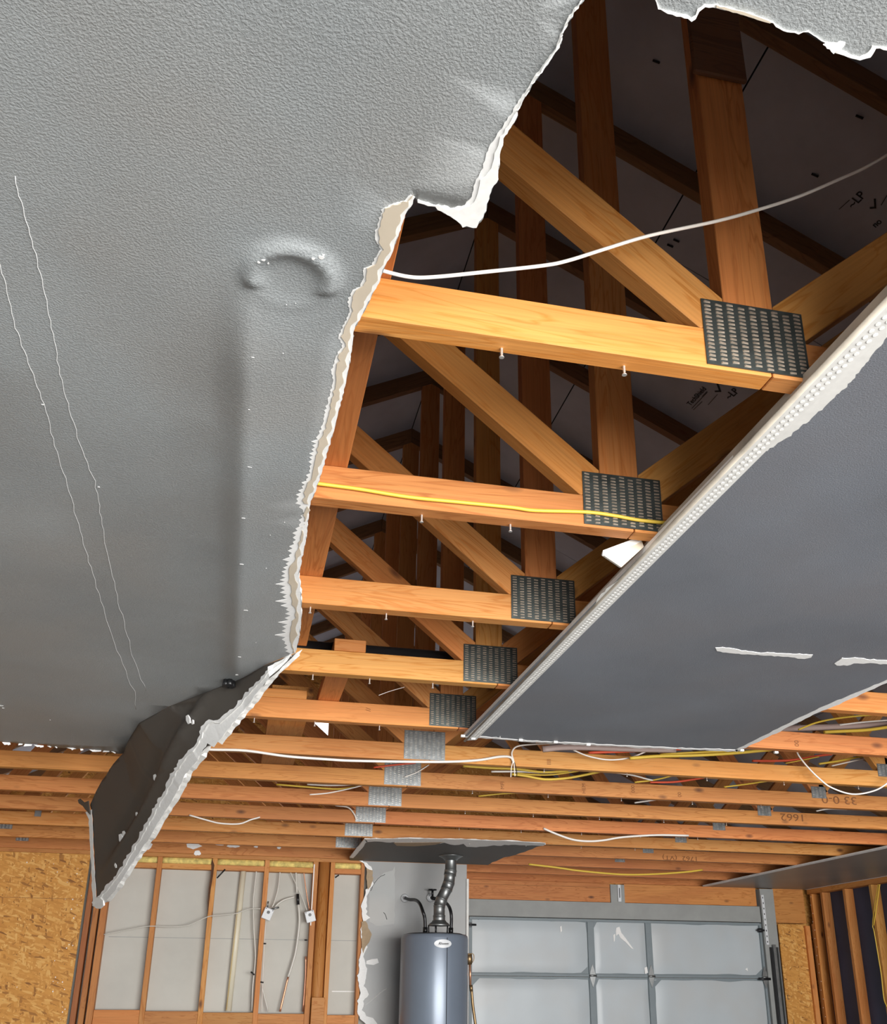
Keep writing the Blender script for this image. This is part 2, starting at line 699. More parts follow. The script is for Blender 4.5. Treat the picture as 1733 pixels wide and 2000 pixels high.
def roofz(x):
    return max(ZC + .14, 4.96 - .5 * x if x > APX else 4.96 - .5 * (2 * APX - x))


XE = (4.96 - ZC - .14) / .5     # where the roof slope comes down to the eave soffit
rf = struct(empty('roof', (APX, 3.5, roofz(APX))))
for side in (1, -1):
    ln = math.hypot(1, .5)
    xs = [APX, APX + side * .6265] + [APX + side * (.6265 + 1.09 * i) for i in range(1, 4)] + [APX + side * (XE - APX), APX + side * (XE - APX + 1.1)]
    for i in range(len(xs) - 1):
        a, b = xs[i], xs[i + 1]
        gp = .0025 * side
        ys = [YF - .2, .4, 2.84, 5.28, 7.72, YD + .3]
        for j in range(len(ys) - 1):
            v = [Vector((a + gp, ys[j] + .002, roofz(a + gp))), Vector((b - gp, ys[j] + .002, roofz(b - gp))),
                 Vector((b - gp, ys[j + 1] - .002, roofz(b - gp))), Vector((a + gp, ys[j + 1] - .002, roofz(a + gp)))]
            n = Vector((.5 * side if i < len(xs) - 2 else 0, 0, 1))
            s_ = sheet('roof_sheathing', v, [M['sheath'], M['sheath']], .011, n, rf)
box('roof_cover', (-5, YF - .3, 4.93), (6.5, YD + .4, 4.95), M['seam'], rf)
box('roof_cover', (-5.1, YF - .3, ZC - .1), (-5, YD + .4, 4.95), M['seam'], rf)
box('roof_cover', (6.5, YF - .3, ZC - .1), (6.6, YD + .4, 4.95), M['seam'], rf)

# printed marks on the sheathing underside: x axis along the slope, lettering as in the photo
dn = Vector((-.5, 0, -1)).normalized()      # facing down into the attic (right slope)


def roofp(u, v, off=.002):
    n = Vector((.5, 0, 1))
    p = onplane(u, v, Vector((APX, 0, roofz(APX + .0001))), n)
    return p + dn * off


for (s, u, v, u2, v2) in (
        ('TechShield', 1346, 790, 1377, 757),
        ('\u2713', 1398, 766, 1410, 752),
        ('~LP', 1421, 777, 1440, 761),
        ('~LP', 1661, 403, 1687, 377),
        ('\u2713', 1700, 408, 1717, 392),
        ('no', 1707, 441, 1720, 430)):
    p, q = roofp(u, v), roofp(u2, v2)
    x = (q - p).normalized()
    y = dn.cross(x)
    text('printed_mark', s, .1, frame_mat((p + q) / 2, x, y), M['ink'], rf, fit=(q - p).length)
for (u, v, u2, v2) in ((1352, 797, 1382, 766), (1355, 800, 1372, 784), (1384, 790, 1402, 770), (1640, 408, 1660, 390), (1722, 400, 1740, 370), (1372, 774, 1382, 764)):
    tube('printed_mark', [roofp(u, v), roofp(u2, v2)], .0015, M['ink'], rf, 0, 4)
bm = bmesh.new()
for (u, v) in ((1283, 118), (1680, 226), (1593, 340), (1322, 468), (1310, 478), (1437, 872), (1378, 860)):
    p = roofp(u, v, .004)
    bm_tube(bm, [p + Vector((.012, 0, -.006)), p + Vector((-.010, .004, .006))], .004, 6)
finish(bm, 'nail_tip', M['ink'], rf)

# ================================================================== TRUSSES
slope_u = 4.865          # underside of the top chord: z = slope_u - .5x on the right


def under(x):
    return slope_u - .5 * x if x > APX else slope_u - .5 * (2 * APX - x)


PLX0, PLX1 = .684, .873


def plate_bm(x0, x1, z0, z1, y, cols, rows):
    bm = bmesh.new()
    bm_box(bm, (x0, y - .0022, z0), (x1, y - .0002, z1), 0)
    cw, rh = (x1 - x0) / cols, (z1 - z0) / rows
    rnd = random.Random(int(y * 100))
    for i in range(cols):
        for j in range(rows):
            cx = x0 + (i + .5) * cw
            cz = z0 + (j + .5) * rh + (rh * .25 if i % 2 else -rh * .25)
            if cz - rh * .3 < z0 or cz + rh * .3 > z1:
                continue
            w = cw * .30
            hh = rh * .24
            dz = rnd.uniform(-.15, .15) * rh
            yy = y - .0022
            a = [bm.verts.new((cx - w, yy, cz - hh + dz)), bm.verts.new((cx + w, yy, cz - hh)),
                 bm.verts.new((cx + w, yy, cz + hh)), bm.verts.new((cx - w, yy, cz + hh + dz))]
            b = [bm.verts.new((cx - w * .8, yy - .0022, cz - hh * .5 + dz)), bm.verts.new((cx + w * .8, yy - .0012, cz - hh * .5)),
                 bm.verts.new((cx + w * .8, yy - .0012, cz + hh * .6)), bm.verts.new((cx - w * .8, yy - .0022, cz + hh * .6 + dz))]
            for k in range(4):
                f = bm.faces.new((a[k], a[(k + 1) % 4], b[(k + 1) % 4], b[k]))
                f.material_index = 1
            f = bm.faces.new(b)
            f.material_index = 1
    return bm


ORD = ['first', 'second', 'third', 'fourth', 'fifth', 'sixth', 'seventh', 'eighth', 'ninth', 'tenth', 'eleventh', 'twelfth', 'thirteenth']
TONE = {0: 'golden', 1: 'reddish', 2: 'golden', 3: 'orange', 4: 'reddish', 5: 'golden', 6: 'reddish', 7: 'reddish', 8: 'orange', 9: 'golden', 10: 'reddish'}
TLAB = {
    -2: 'truss over the grey ceiling sheet, nearest the viewer and hidden but for its top chord',
    -1: 'truss just above the ragged drywall at the top right corner',
    0: 'golden fir truss at the front of the hole, with the largest gusset plate',
    1: 'reddish truss with a flat yellow cable across its bottom chord and plate',
    2: 'golden truss third from the front of the hole, behind the yellow cable truss',
    3: 'orange truss whose bottom chord has the black pipe and small wood block behind it',
    4: 'reddish truss with pencil ticks, its plate at the very tip of the corner bead',
    5: 'golden knotty truss with the long white cable across its bottom chord',
    6: 'reddish truss marked 33 0-0, just behind the long white cable truss',
    7: 'orange truss marked 1662, second behind the long white cable truss',
    8: 'orange truss third behind the long white cable, its plate touching a round wire clip',
    9: 'truss just in front of the hanging dark drywall over the water heater',
    10: 'darker truss right above the torn ceiling piece of the water heater',
    11: 'truss resting over the stud wall, patched with white drywall scraps',
    13: 'end truss standing on the wall above the garage door header',
    12: 'last truss in front of the garage door wall, mostly in shade',
}
PENCIL = {5: [(1117, 1498, '0'), (985, 1520, 'ii')], 6: [(982, 1532, 'iii'), (1141, 1543, 'HT'), (1237, 1540, '000'), (1328, 1553, '00'), (1295, 1551, 'n')]}
trusses = {}
rt = random.Random(3)
for k in range(-2, 14):
    y = TY(k) - (.06 if k == -1 else 0)
    root = empty('roof_truss', (APX, y, ZC))
    tag(root, TLAB[k], 'truss', 'roof trusses set two feet apart')
    trusses[k] = root
    wm = M['wood'] if k in (0, 2, 3, 5, 9) else M['wood_red']
    wn = M['wood'] if k in (0, 1, 2, 3, 4, 5) else M['wood_red']
    zt = ZC + CD
    sp = .803 if k < 11 else 1.2
    for a, b in ((-4.26, sp - .0012), (sp + .0012, 5.8)):
        plank('bottom_chord', (a, ZC + CD / 2), (b, ZC + CD / 2), CD, y, CT, wm, root)
    nw = math.sqrt(1.25)
    # top chords
    hw = .089
    for sgn in (1, -1):
        x0, x1 = APX, APX + sgn * 4.6
        off = hw / 2 * nw
        cl = [(sgn, 0, sgn * (APX + sgn * .0008))]
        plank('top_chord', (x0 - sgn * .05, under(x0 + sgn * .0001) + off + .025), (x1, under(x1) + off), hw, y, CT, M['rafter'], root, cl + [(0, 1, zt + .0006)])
    # king post
    kc = [(-1.0, 0, -10)]
    p_ = plank('king_post', ((.727 + .82) / 2, zt + .0005), ((.727 + .82) / 2, 4.6), .093, y, CT, M['wood'] if k in (1, 3, 5) else M['wood_red'], root,
               [(-.5, -1, -(slope_u) + .0), (.5, -1, -(slope_u - APX) + 0)])
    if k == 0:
        box('scab_block', (.715, y - .012, 3.13), (.826, y - .0005, 3.95), wood_mat('shade_toned_lumber', (.17, .075, .03), (.1, .04, .016), (.13, .05, .02), False), root, .003)  # drywall shadow on the upper post, put into this block's dark colour
    # webs
    for sgn in (1, -1):
        mx = lambda t: APX + sgn * t
        top_lim = (0, -1, 0)
        clr = (-.5 * sgn, -1, -(slope_u if sgn > 0 else slope_u - APX))
        if sgn > 0:
            roofc = (-.5, -1, -slope_u)
        else:
            roofc = (.5, -1, -(slope_u - 2 * .5 * APX))
        plank('diagonal_web', (mx(.02), 2.5745 - .84 * .0545), (mx(1.55), 2.5745 + .84 * (1.55 - .0745)), .083, y, CT, wn, root,
              [(0, 1, zt + .0006), roofc, (sgn, 0, sgn * mx(.0475))])
        plank('diagonal_web', (mx(2.40), zt - .02), (mx(1.52), 3.78), .083, y, CT, wn, root,
              [(0, 1, zt + .0006), roofc, (sgn, 0, sgn * mx(1.47))])
        plank('diagonal_web', (mx(2.34), zt - .02), (mx(3.35), 3.6), .083, y, CT, wn, root,
              [(0, 1, zt + .0006), roofc, (sgn, 0, sgn * mx(2.375))])
    # plates
    near = k < 5
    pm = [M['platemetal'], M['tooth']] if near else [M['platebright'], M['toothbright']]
    if k < 11 and k >= 0:
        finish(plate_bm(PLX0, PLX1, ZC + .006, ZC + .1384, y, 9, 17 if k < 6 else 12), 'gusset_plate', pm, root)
    if k in range(4, 12):
        for sgn in (1, -1):
            cxp = APX + sgn * 2.37
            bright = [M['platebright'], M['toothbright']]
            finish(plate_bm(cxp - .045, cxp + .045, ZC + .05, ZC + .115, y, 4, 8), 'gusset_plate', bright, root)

# drywall screws hanging under the chords (bare after the sheet fell)
SCREWS = {0: [(980, 686), (1220, 719), (688, 641)], 1: [(825, 1009), (1000, 1025)], 2: [(754, 1206), (924, 1218), (606, 1194)],
          3: [(612, 1321), (722, 1332), (847, 1338)], 4: [(497, 1408), (615, 1416), (741, 1424), (980, 1435)]}
for k, L in SCREWS.items():
    for (u, v) in L:
        p = onz(u, v - 6, ZC)
        p.y = TY(k) + CT * .7
        sc = empty('drywall_screw', (p.x, p.y, ZC))
        sc.parent = trusses[k]
        sc.matrix_local = trusses[k].matrix_basis.inverted() @ Matrix.Translation(Vector((p.x, p.y, ZC)))
        bm = bmesh.new()
        zz = [0.012]
        pts, rr = [Vector((0, 0, .006))], [.0019]
        n = 9
        for i in range(n):
            pts.append(Vector((0, 0, -.014 * i / n)))
            rr.append(.0026 if i % 2 else .0017)
        pts += [Vector((0, 0, -.014)), Vector((0, 0, -.0175)), Vector((0, 0, -.018))]
        rr += [.0022, .0045, .0042]
        bm_tube(bm, pts, rr, 8)
        finish(bm, 'drywall_screw', M['screw'], trusses[k], Matrix.Translation(Vector((p.x, p.y, ZC))))
        bpy.data.objects.remove(sc)
# spare screws along the drywall of the far trusses
for k in range(5, 10):
    for x in [1.15 + .41 * i + .1 * (k % 3) for i in range(5)]:
        bm = bmesh.new()
        bm_tube(bm, [Vector((0, 0, .004)), Vector((0, 0, -.013)), Vector((0, 0, -.016))], [.0022, .0022, .0045], 6)
        finish(bm, 'drywall_screw', M['screw'], trusses[k], Matrix.Translation(Vector((x, TY(k) + .02, ZC))))

# crayon and pencil marks on the chord faces
for k, L in {6: [(1640, 1562, '33 0-0', 1), (1237, 1541, '000', 2), (1328, 1552, '00', 2), (982, 1534, 'MFI', 2), (1141, 1540, 'HEM', 2)],
             7: [(1549, 1596, '1662', 1)], 4: [(1557, 1452, '00', 2), (720, 1386, '//', 2)], 5: [(1073, 1488, 'IIII', 2)],
             10: [(1330, 1689, '1762  (VT)', 1)]}.items():
    for (u, v, s, mode) in L:
        p = ony(u, v, TY(k) - .0012)
        ztop = min(max(p.z, ZC + .02), ZC + CD - .02)
        p.z = ztop
        if mode == 1:   # written upside down
            m = frame_mat(p, (-1, 0, 0), (0, 0, -1))
            text('crayon_mark', s, .062 if k < 10 else .05, m, M['pencil'], trusses[k], sx=1.4)
        else:           # running up the face
            m = frame_mat(p, (0, 0, 1), (-1, 0, 0))
            text('stamped_mark', s, .028, m, M['pencil'], trusses[k])

# ---- runners and blocks lying on the bottom chords
zt = ZC + CD + .0006


def onxz(u, v, z):
    return onz(u, v, z)


tag(stick('runner_board', (.105, -.1, zt + .019), (.105, TY(3) - .02, zt + .019), .097, .038, M['wood_red']),
    'reddish runner board lying across the first three chords beside the torn sheet', 'board')
tag(stick('runner_board', (.285, TY(3) + .27, zt + .02 + .0), (.285, TY(4) + .2, zt + .02), .082, .038, M['wood_red']),
    'short runner board bridging the chords behind the black pipe', 'board')
tag(stick('runner_board', (.150, TY(4) + .1, zt + .06), (.150, TY(6) + .3, zt + .06), .165, .038, M['wood']),
    'wide tan board lying across the chords left of the plates', 'board')
a_ = ony(650, 1271, TY(3) + .05)
tag(box('wood_block', (a_.x, TY(3) - .003, zt), (a_.x + .105, TY(3) + .10, zt + .042), M['wood'], None, .002),
    'small sawn wood block sitting on the chord in front of the black pipe', 'wood block')
b_ = ony(540, 1368, TY(4) + .02)
tag(box('wood_block', (-.07, TY(4) + .0, zt), (.20, TY(4) + .085, zt + .035), M['wood'], None, .002),
    'pale flat block on the chord beside the end of the torn sheet', 'wood block')

# black pipe
pipe = empty('drain_pipe', (.3, TY(3) + .16, ZC + .14))
tag(pipe, 'black plastic drain pipe running behind the wood block with pale lettering', 'pipe')
pz = ZC + CD + .055
tube('pipe_body', [(-1.2, TY(3) + .17, pz), (.72, TY(3) + .17, pz)], .03, M['black'], pipe, 0, 20)
tube('coupling', [(.25, TY(3) + .17, pz), (.27, TY(3) + .17, pz)], .034, M['dark'], pipe, 0, 20)
text('pipe_print', 'ABS DWV 7 X 21 FT. THAILAND', .026, frame_mat(Vector((.50, TY(3) + .17 - .0275, pz - .017)), (1, 0, 0), (0, -.45, .8)), M['pipeink'], pipe, ext=.0002, sx=1.0)

# ================================================================== CEILING DRYWALL
RIDX = -.055


def sag(p):
    """how far the left sheet hangs below its nailed position"""
    x, y = p.x, p.y
    s = .006
    on = max(0, min(1, (y - 1.06) / .3)) * max(0, min(1, (3.2 - y) / .35))
    on = on * on * (3 - 2 * on)
    # lowest along the fold; right of it the sheet slopes back up to its broken edge
    if x > RIDX:
        t = (x - RIDX)
        s += on * (.030 * max(0, 1 - t / .17) ** 1.15)
    else:
        s += on * (.020 * math.exp(-((x - RIDX) / .035) ** 2) + .010 * math.exp(-((x - RIDX) / .2) ** 2))
    # crescent where the screws tore through
    d = math.hypot((x - .0), (y - 1.135) * 1.0)
    s += .010 * math.exp(-((d - .055) / .012) ** 2) * (1 if y < 1.15 else .15)
    s += .004 * noise.noise(Vector((x * 2.3, y * 2.3, 0)))
    # belly of the sheet towards the far end
    s += .018 * max(0, min(1, (y - 2.0) / 1.6)) * math.exp(-((x + .75) / .6) ** 2)
    # dimple at the tear near the left border
    s -= .012 * math.exp(-(((x + .95) ** 2 + (y - 3.45) ** 2) / .01))
    return s


def ceilp(u, v, off=0.0):
    p = onz(u, v, ZC - DW)
    for _ in range(5):
        p = onz(u, v, ZC - DW - sag(p) - off)
    return p


EDGE1 = [(1150, -60), (1140, 0), (1122, 25), (1104, 55), (1092, 92), (1066, 130), (1040, 165), (1014, 212), (1006, 240), (986, 265), (976, 308),
         (972, 350), (956, 382), (950, 412), (931, 445), (905, 443), (880, 424), (850, 405), (816, 396)]
EDGE2 = [(812, 386), (792, 420), (778, 460), (768, 490), (750, 522), (742, 547), (720, 590), (706, 620), (692, 642), (688, 680), (681, 722), (668, 780),
         (655, 830), (641, 880), (629, 920), (616, 960), (605, 985), (603, 1000), (598, 1050), (590, 1090), (583, 1122), (588, 1160), (589, 1200),
         (585, 1240), (577, 1275)]
FOLD = [(577, 1275), (520, 1298), (462, 1330), (400, 1353), (330, 1380), (272, 1412), (252, 1445), (240, 1472)]
FAR = [(240, 1472), (200, 1466), (150, 1462), (80, 1455), (0, 1450), (-250, 1432), (-600, 1405)]
left_px = jag(EDGE1, 2.2, 7, 1) + jag(EDGE2, 1.6, 7, 2)[0:] + FOLD[1:] + jag(FAR, 2.5, 10, 4)[1:]
LP = [ceilp(u, v) for u, v in left_px]
LP += [Vector((XL + .01, 4.42, ZC - DW - .006)), Vector((XL + .01, YF, ZC - DW - .006)), Vector((.30, YF, ZC - DW - .006))]
extra = []
yy = 1.0
while yy < 3.4:
    for dx in (-.045, -.03, -.018, -.009, 0, .009, .018, .03, .045):
        extra.append((RIDX + dx, yy))
    yy += .03
for i in range(26):
    for j in range(20):
        extra.append((-.12 + i * .01, 1.03 + j * .01))
for i in range(13):
    for j in range(13):
        extra.append((-1.0 + .12 * math.cos(i) * 0 + (i - 6) * .02 + .05, 3.45 + (j - 6) * .02))


def flatdisp(w):
    return -sag(w)


lsheet = sheet('ceiling_panel', [Vector((p.x, p.y, ZC - DW)) for p in LP], [M['paint'], M['gypsum']], DW, (0, 0, 1), None,
               (-1.2, 1.6, ZC - DW), grid=.085, disp=flatdisp, basis=(Vector((0, 0, ZC - DW)), Vector((1, 0, 0)), Vector((0, 1, 0))), extra=extra)
for p in lsheet.data.polygons:
    if p.material_index == 0:
        p.use_smooth = True
tag(lsheet, 'large textured grey ceiling sheet on the left, sagging and torn along its right edge', 'drywall')


def strip(name, outer, inner, mat, parent, off, fn=None, thick=.0012, nrm=(0, 0, 1)):
    """thin layer of torn paper or bared gypsum between two tear lines"""
    fn = fn or ceilp
    P = [fn(u, v, off) for u, v in outer] + [fn(u, v, off) for u, v in reversed(inner)]
    return sheet(name, P, [mat, mat], thick, nrm, parent)


IN1 = [(1150, -60), (1138, -3), (1116, 26), (1096, 62), (1082, 100), (1052, 140), (1017, 192), (990, 236), (965, 272), (949, 300), (943, 328), (927, 358), (921, 384),
       (908, 402), (880, 407), (868, 402), (850, 401), (816, 390)]
IN1W = [(1150, -60), (1139, -3), (1119, 26), (1100, 60), (1087, 98), (1060, 136), (1030, 180), (1003, 232), (978, 268), (966, 300), (960, 330), (938, 352), (930, 386),
        (918, 404), (893, 411), (868, 406), (850, 403), (816, 392)]
IN2 = [(804, 381), (790, 392), (766, 400), (750, 407), (742, 430), (735, 455), (736, 472), (746, 487), (736, 502), (729, 518), (713, 524), (712, 542), (705, 560),
       (691, 567), (681, 590), (685, 606), (678, 625), (668, 645), (663, 657), (672, 676), (660, 692), (650, 722), (653, 746), (641, 790), (632, 830),
       (621, 860), (612, 895), (605, 930), (592, 955), (584, 976), (596, 996), (585, 1030), (576, 1060), (568, 1090), (559, 1118), (560, 1150), (565, 1180),
       (570, 1200), (560, 1225), (560, 1250), (569, 1277)]
o1 = jag(EDGE1, 2.0, 6, 1)
o2 = jag(EDGE2, 1.6, 6, 2)
strip('torn_fringe', o1, jag(IN1, 1.5, 6, 11), M['fringe'], lsheet, .0008)
strip('bare_gypsum', o1, jag(IN1W, 2.5, 8, 13), M['gypsum'], lsheet, .0024)
fr = []
for i, (u, v) in enumerate(jag(IN2, 1.4, 4, 12)):
    sp = 0
    if v > 850 and i % 2:
        sp = random.uniform(1, 5) + (random.uniform(4, 20) if 1090 < v < 1240 else random.uniform(0, 6))
    elif i % 2:
        sp = random.uniform(0, 3)
    fr.append((u - sp - 1.5, v + (3 if v > 850 else 0)))
strip('torn_fringe', o2, fr, M['fringe'], lsheet, .0006)
cr = []
for i, (u, v) in enumerate(jag(IN2, 1.6, 6, 22)):
    edge = 7 if v < 700 else (9 if v < 950 else 12)
    cr.append((u + edge * random.uniform(.35, .8), v + 1))
strip('bare_gypsum', [(u - 7 - 2.5 * math.sin(i * 1.3), v) for i, (u, v) in enumerate(o2)], cr, M['cream'], lsheet, .0022)

# cracks of the old tape joint
for nm, L in (('tape_crack', [(28, 345), (48, 420), (62, 470), (85, 560), (100, 640), (118, 730), (135, 800), (160, 880), (185, 940), (205, 1060), (225, 1150), (248, 1240), (262, 1290), (286, 1350)]),
              ('tape_crack', [(-5, 495), (14, 570), (30, 640), (60, 720), (85, 790), (108, 870), (135, 960), (160, 1050), (180, 1120), (205, 1200), (228, 1270), (245, 1310), (262, 1350), (266, 1386)])):
    q = [ceilp(u, v, .0004) for u, v in jag(L, 2.2, 12, len(L))]
    bm = bmesh.new()
    bm_tube(bm, [p - q[0] for p in q], .00045, 4, flat=1)
    finish(bm, nm, M['fringe'], lsheet, Matrix.Translation(q[0]))
chips = [(84, 790, 4.5), (193, 951, 4), (0, 1378, 9), (6, 1383, 6), (495, 698, 3), (487, 800, 2), (487, 912, 4), (476, 1012, 4), (472, 1102, 4), (480, 1192, 4), (468, 1283, 3),
         (462, 1318, 6), (612, 505, 6), (628, 502, 9), (632, 498, 5), (515, 508, 6), (505, 512, 5), (524, 514, 4), (310, 1402, 3), (278, 1411, 5), (300, 1405, 3), (98, 1406, 1.5),
         (553, 690, 2), (556, 1020, 2), (528, 1045, 1.5), (520, 1110, 2), (500, 1255, 1.5), (560, 595, 2), (578, 592, 2)]
bm = bmesh.new()
for u, v, r in chips:
    c = ceilp(u, v, .001)
    rr = (ceilp(u + r, v, .001) - c).length * .6
    ax_, ay_ = (1.7, .6) if r < 5 and v > 600 and 440 < u < 500 else (1, 1)
    vs = [bm.verts.new(c + Vector((math.cos(t) * rr * ax_ * random.uniform(.5, 1.3), math.sin(t) * rr * ay_ * random.uniform(.5, 1.2), 0))) for t in [i * math.pi / 4 for i in range(8)]]
    f = bm.faces.new(vs)
    r_ = bmesh.ops.extrude_face_region(bm, geom=[f])
    for e in r_['geom']:
        if isinstance(e, bmesh.types.BMVert):
            e.co.z -= .0006
finish(bm, 'paint_chips', M['fringe'], lsheet)
# frayed flakes along the far edge
bm = bmesh.new()
for i in range(15):
    u = 2 + i * 15.5 + random.uniform(-4, 4)
    v = 1451 + u * .085
    a = ceilp(u, v - 2)
    w = random.uniform(.006, .03)
    d = Vector((random.uniform(-.01, .02), .006, -random.uniform(.003, .010)))
    vs = [bm.verts.new(a), bm.verts.new(a + Vector((w, 0, 0))), bm.verts.new(a + Vector((w, 0, 0)) + d * .6), bm.verts.new(a + d)]
    f = bm.faces.new(vs)
    r_ = bmesh.ops.extrude_face_region(bm, geom=[f])
    for e in r_['geom']:
        if isinstance(e, bmesh.types.BMVert):
            e.co.y += .0015
finish(bm, 'frayed_flakes', M['fringe'], lsheet)
# punched black hole where an anchor went through
hp = ceilp(447, 1334, .010)
bm = bmesh.new()
for i in range(5):
    a = i / 5 * 2 * math.pi
    bm_tube(bm, [Vector((math.cos(a) * .009, math.sin(a) * .012, .006)), Vector((math.cos(a) * .013, math.sin(a) * .017, -.014))], .011, 7)
finish(bm, 'black_anchor', M['black'], lsheet, Matrix.Translation(hp))

# ---- hanging flap below the fold
T = ceilp(577, 1275)
B = ceilp(240, 1472)
D = ony(190, 1770, 5.15)
nfl = (B - T).cross(D - T).normalized()
if nfl.dot(EYE - T) > 0:
    nfl = -nfl          # points away from the viewer: back of the board


def flapp(u, v, off=0.0):
    p = onplane(u, v, T, nfl)
    return p - nfl * off


FT = [(577, 1275), (562, 1300), (540, 1326), (512, 1354), (482, 1390), (458, 1420), (440, 1446), (425, 1452), (402, 1480), (376, 1508), (352, 1543), (332, 1570), (312, 1600), (287, 1640),
      (264, 1672), (242, 1708), (222, 1737), (203, 1762), (190, 1770)]
FL = [(190, 1770), (186, 1720), (184, 1660), (181, 1600), (178, 1584), (175, 1572), (182, 1556), (200, 1525), (222, 1492), (240, 1472)]
fl = jag(FT, 1.8, 8, 31) + jag(FL, .8, 10, 32)[1:-1]
FP = [flapp(u, v) for u, v in fl]
FP += [ceilp(u, v) for u, v in reversed(FOLD[1:])]


ftop = [ceilp(u, v) for u, v in FOLD]


def crease(w):
    # shallow second fold running from the anchor hole down the flap
    a, b = flapp(445, 1345), flapp(228, 1665)
    d = (b - a).normalized()
    r = (w - a) - d * (w - a).dot(d)
    s = r.dot(nfl.cross(d))
    t = (w - a).dot(d) / (b - a).length
    on = max(0, min(1, (t + .02) * 8)) * max(0, min(1, (1.25 - t) * 3))
    q = -.022 * math.exp(-(s / .022) ** 2) * on + .02 * math.exp(-((s - .05) / .03) ** 2) * on + .006 * noise.noise(w * 3)
    # meet the fold line exactly
    dm = min(((w - p).length for p in ftop))
    bestd = [9, 0]
    hh = 0
    for a_, b_ in zip(ftop, ftop[1:]):
        e_ = b_ - a_
        t_ = max(0, min(1, (w - a_).dot(e_) / e_.length_squared))
        p_ = a_ + e_ * t_
        flat_d = (w - p_) - nfl * (w - p_).dot(nfl)
        k_ = flat_d.length
        if k_ < bestd[0]:
            bestd[0] = k_
            bestd[1] = (p_ - T).dot(nfl)
    hh = bestd[1] * max(0, 1 - bestd[0] / .35)
    return q * min(1, dm / .12) + hh


def flapc(u, v, off=0.0):
    p = flapp(u, v)
    return p + nfl * (crease(p) - off)


ex = (B - T).normalized()
fb = (T, ex, nfl.cross(ex))
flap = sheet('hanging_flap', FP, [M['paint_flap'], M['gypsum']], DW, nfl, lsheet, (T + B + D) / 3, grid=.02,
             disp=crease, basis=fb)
# the disp function ignores outline height, so lift fold vertices to the sheet
for p in flap.data.polygons:
    if p.material_index == 0:
        p.use_smooth = True
flap['label'] = 'dark sooty drywall flap hanging down to a point'
fi = [(568, 1277), (548, 1300), (524, 1326), (498, 1350), (470, 1384), (448, 1404), (436, 1400), (424, 1414), (408, 1448), (380, 1476), (352, 1512), (330, 1545), (306, 1580), (280, 1622),
      (262, 1650), (243, 1686), (228, 1710), (208, 1733), (192, 1752)]
fo_ = [(577, 1275), (566, 1300), (545, 1326), (518, 1356), (488, 1392), (460, 1430), (440, 1456), (430, 1448), (410, 1480), (382, 1510), (358, 1546), (338, 1573), (318, 1603), (292, 1644),
       (268, 1676), (247, 1712), (228, 1742), (206, 1768), (190, 1775)]


def strip_f(name, outer, inner, mat, off, thick=.0012, back=0.0):
    P = [flapc(u, v, off - back) for u, v in outer] + [flapc(u, v, off) for u, v in reversed(inner)]
    return sheet(name, P, [mat, mat], thick, nfl, flap_parent)


flap_parent = flap
strip_f('torn_fringe', jag([(u - 3, v - 2) for u, v in fo_], 1.2, 7, 41), jag([(u - 1, v - 1) for u, v in fi], 2.4, 5, 42), M['fringe'], .0025, .0012, .0)
strip_f('bare_gypsum', jag([(u - 4, v - 3) for u, v in fo_], 1.5, 7, 41), jag([(u + 4, v + 3) for u, v in fi], 1.4, 6, 43), M['gypsum'], .006, .0012, .038)
P1 = [(430, 1440), (446, 1440), (458, 1428), (462, 1432), (446, 1452), (440, 1457), (432, 1450)]
P2 = [(181, 1586), (172, 1592), (167, 1588), (172, 1582), (180, 1580)]
LE_o = [(168, 1586), (175, 1600), (176, 1640), (180, 1680), (180, 1720), (182, 1768), (192, 1773)]
LE_i = [(180, 1581), (181, 1600), (183, 1640), (185, 1680), (187, 1720), (189, 1752), (196, 1765)]
strip_f('end_edge', jag(LE_o, 1, 8, 44), jag(LE_i, .6, 8, 45), M['gypsum'], .004)
strip_f('torn_fringe', jag([(156, 1561), (160, 1559), (168, 1566), (177, 1563)], .6, 5, 46), jag([(158, 1568), (166, 1573), (171, 1580), (180, 1590)], .6, 5, 47), M['paint_flap'], .012, .004)
strip_f('torn_fringe', [(190, 1773), (198, 1774), (205, 1768), (204, 1758)], [(182, 1762), (188, 1752), (196, 1752), (200, 1754)], M['gypsum'], .008, .008)
bm = bmesh.new()
for (u, v, r) in [(236, 1640, 4), (240, 1632, 3), (266, 1592, 2), (322, 1515, 3), (226, 1690, 2), (412, 1395, 4), (415, 1400, 2.5)]:
    c = flapc(u, v, .002)
    bm_tube(bm, [c - nfl * .0, c + nfl * .004], (flapc(u + r, v, .002) - c).length, 6)
finish(bm, 'paint_chips', M['fringe'], flap)

# ---- near right remnant of the same ceiling
def cz(u, v, off=0.0):
    return onz(u, v, ZC - DW - .004 - off)


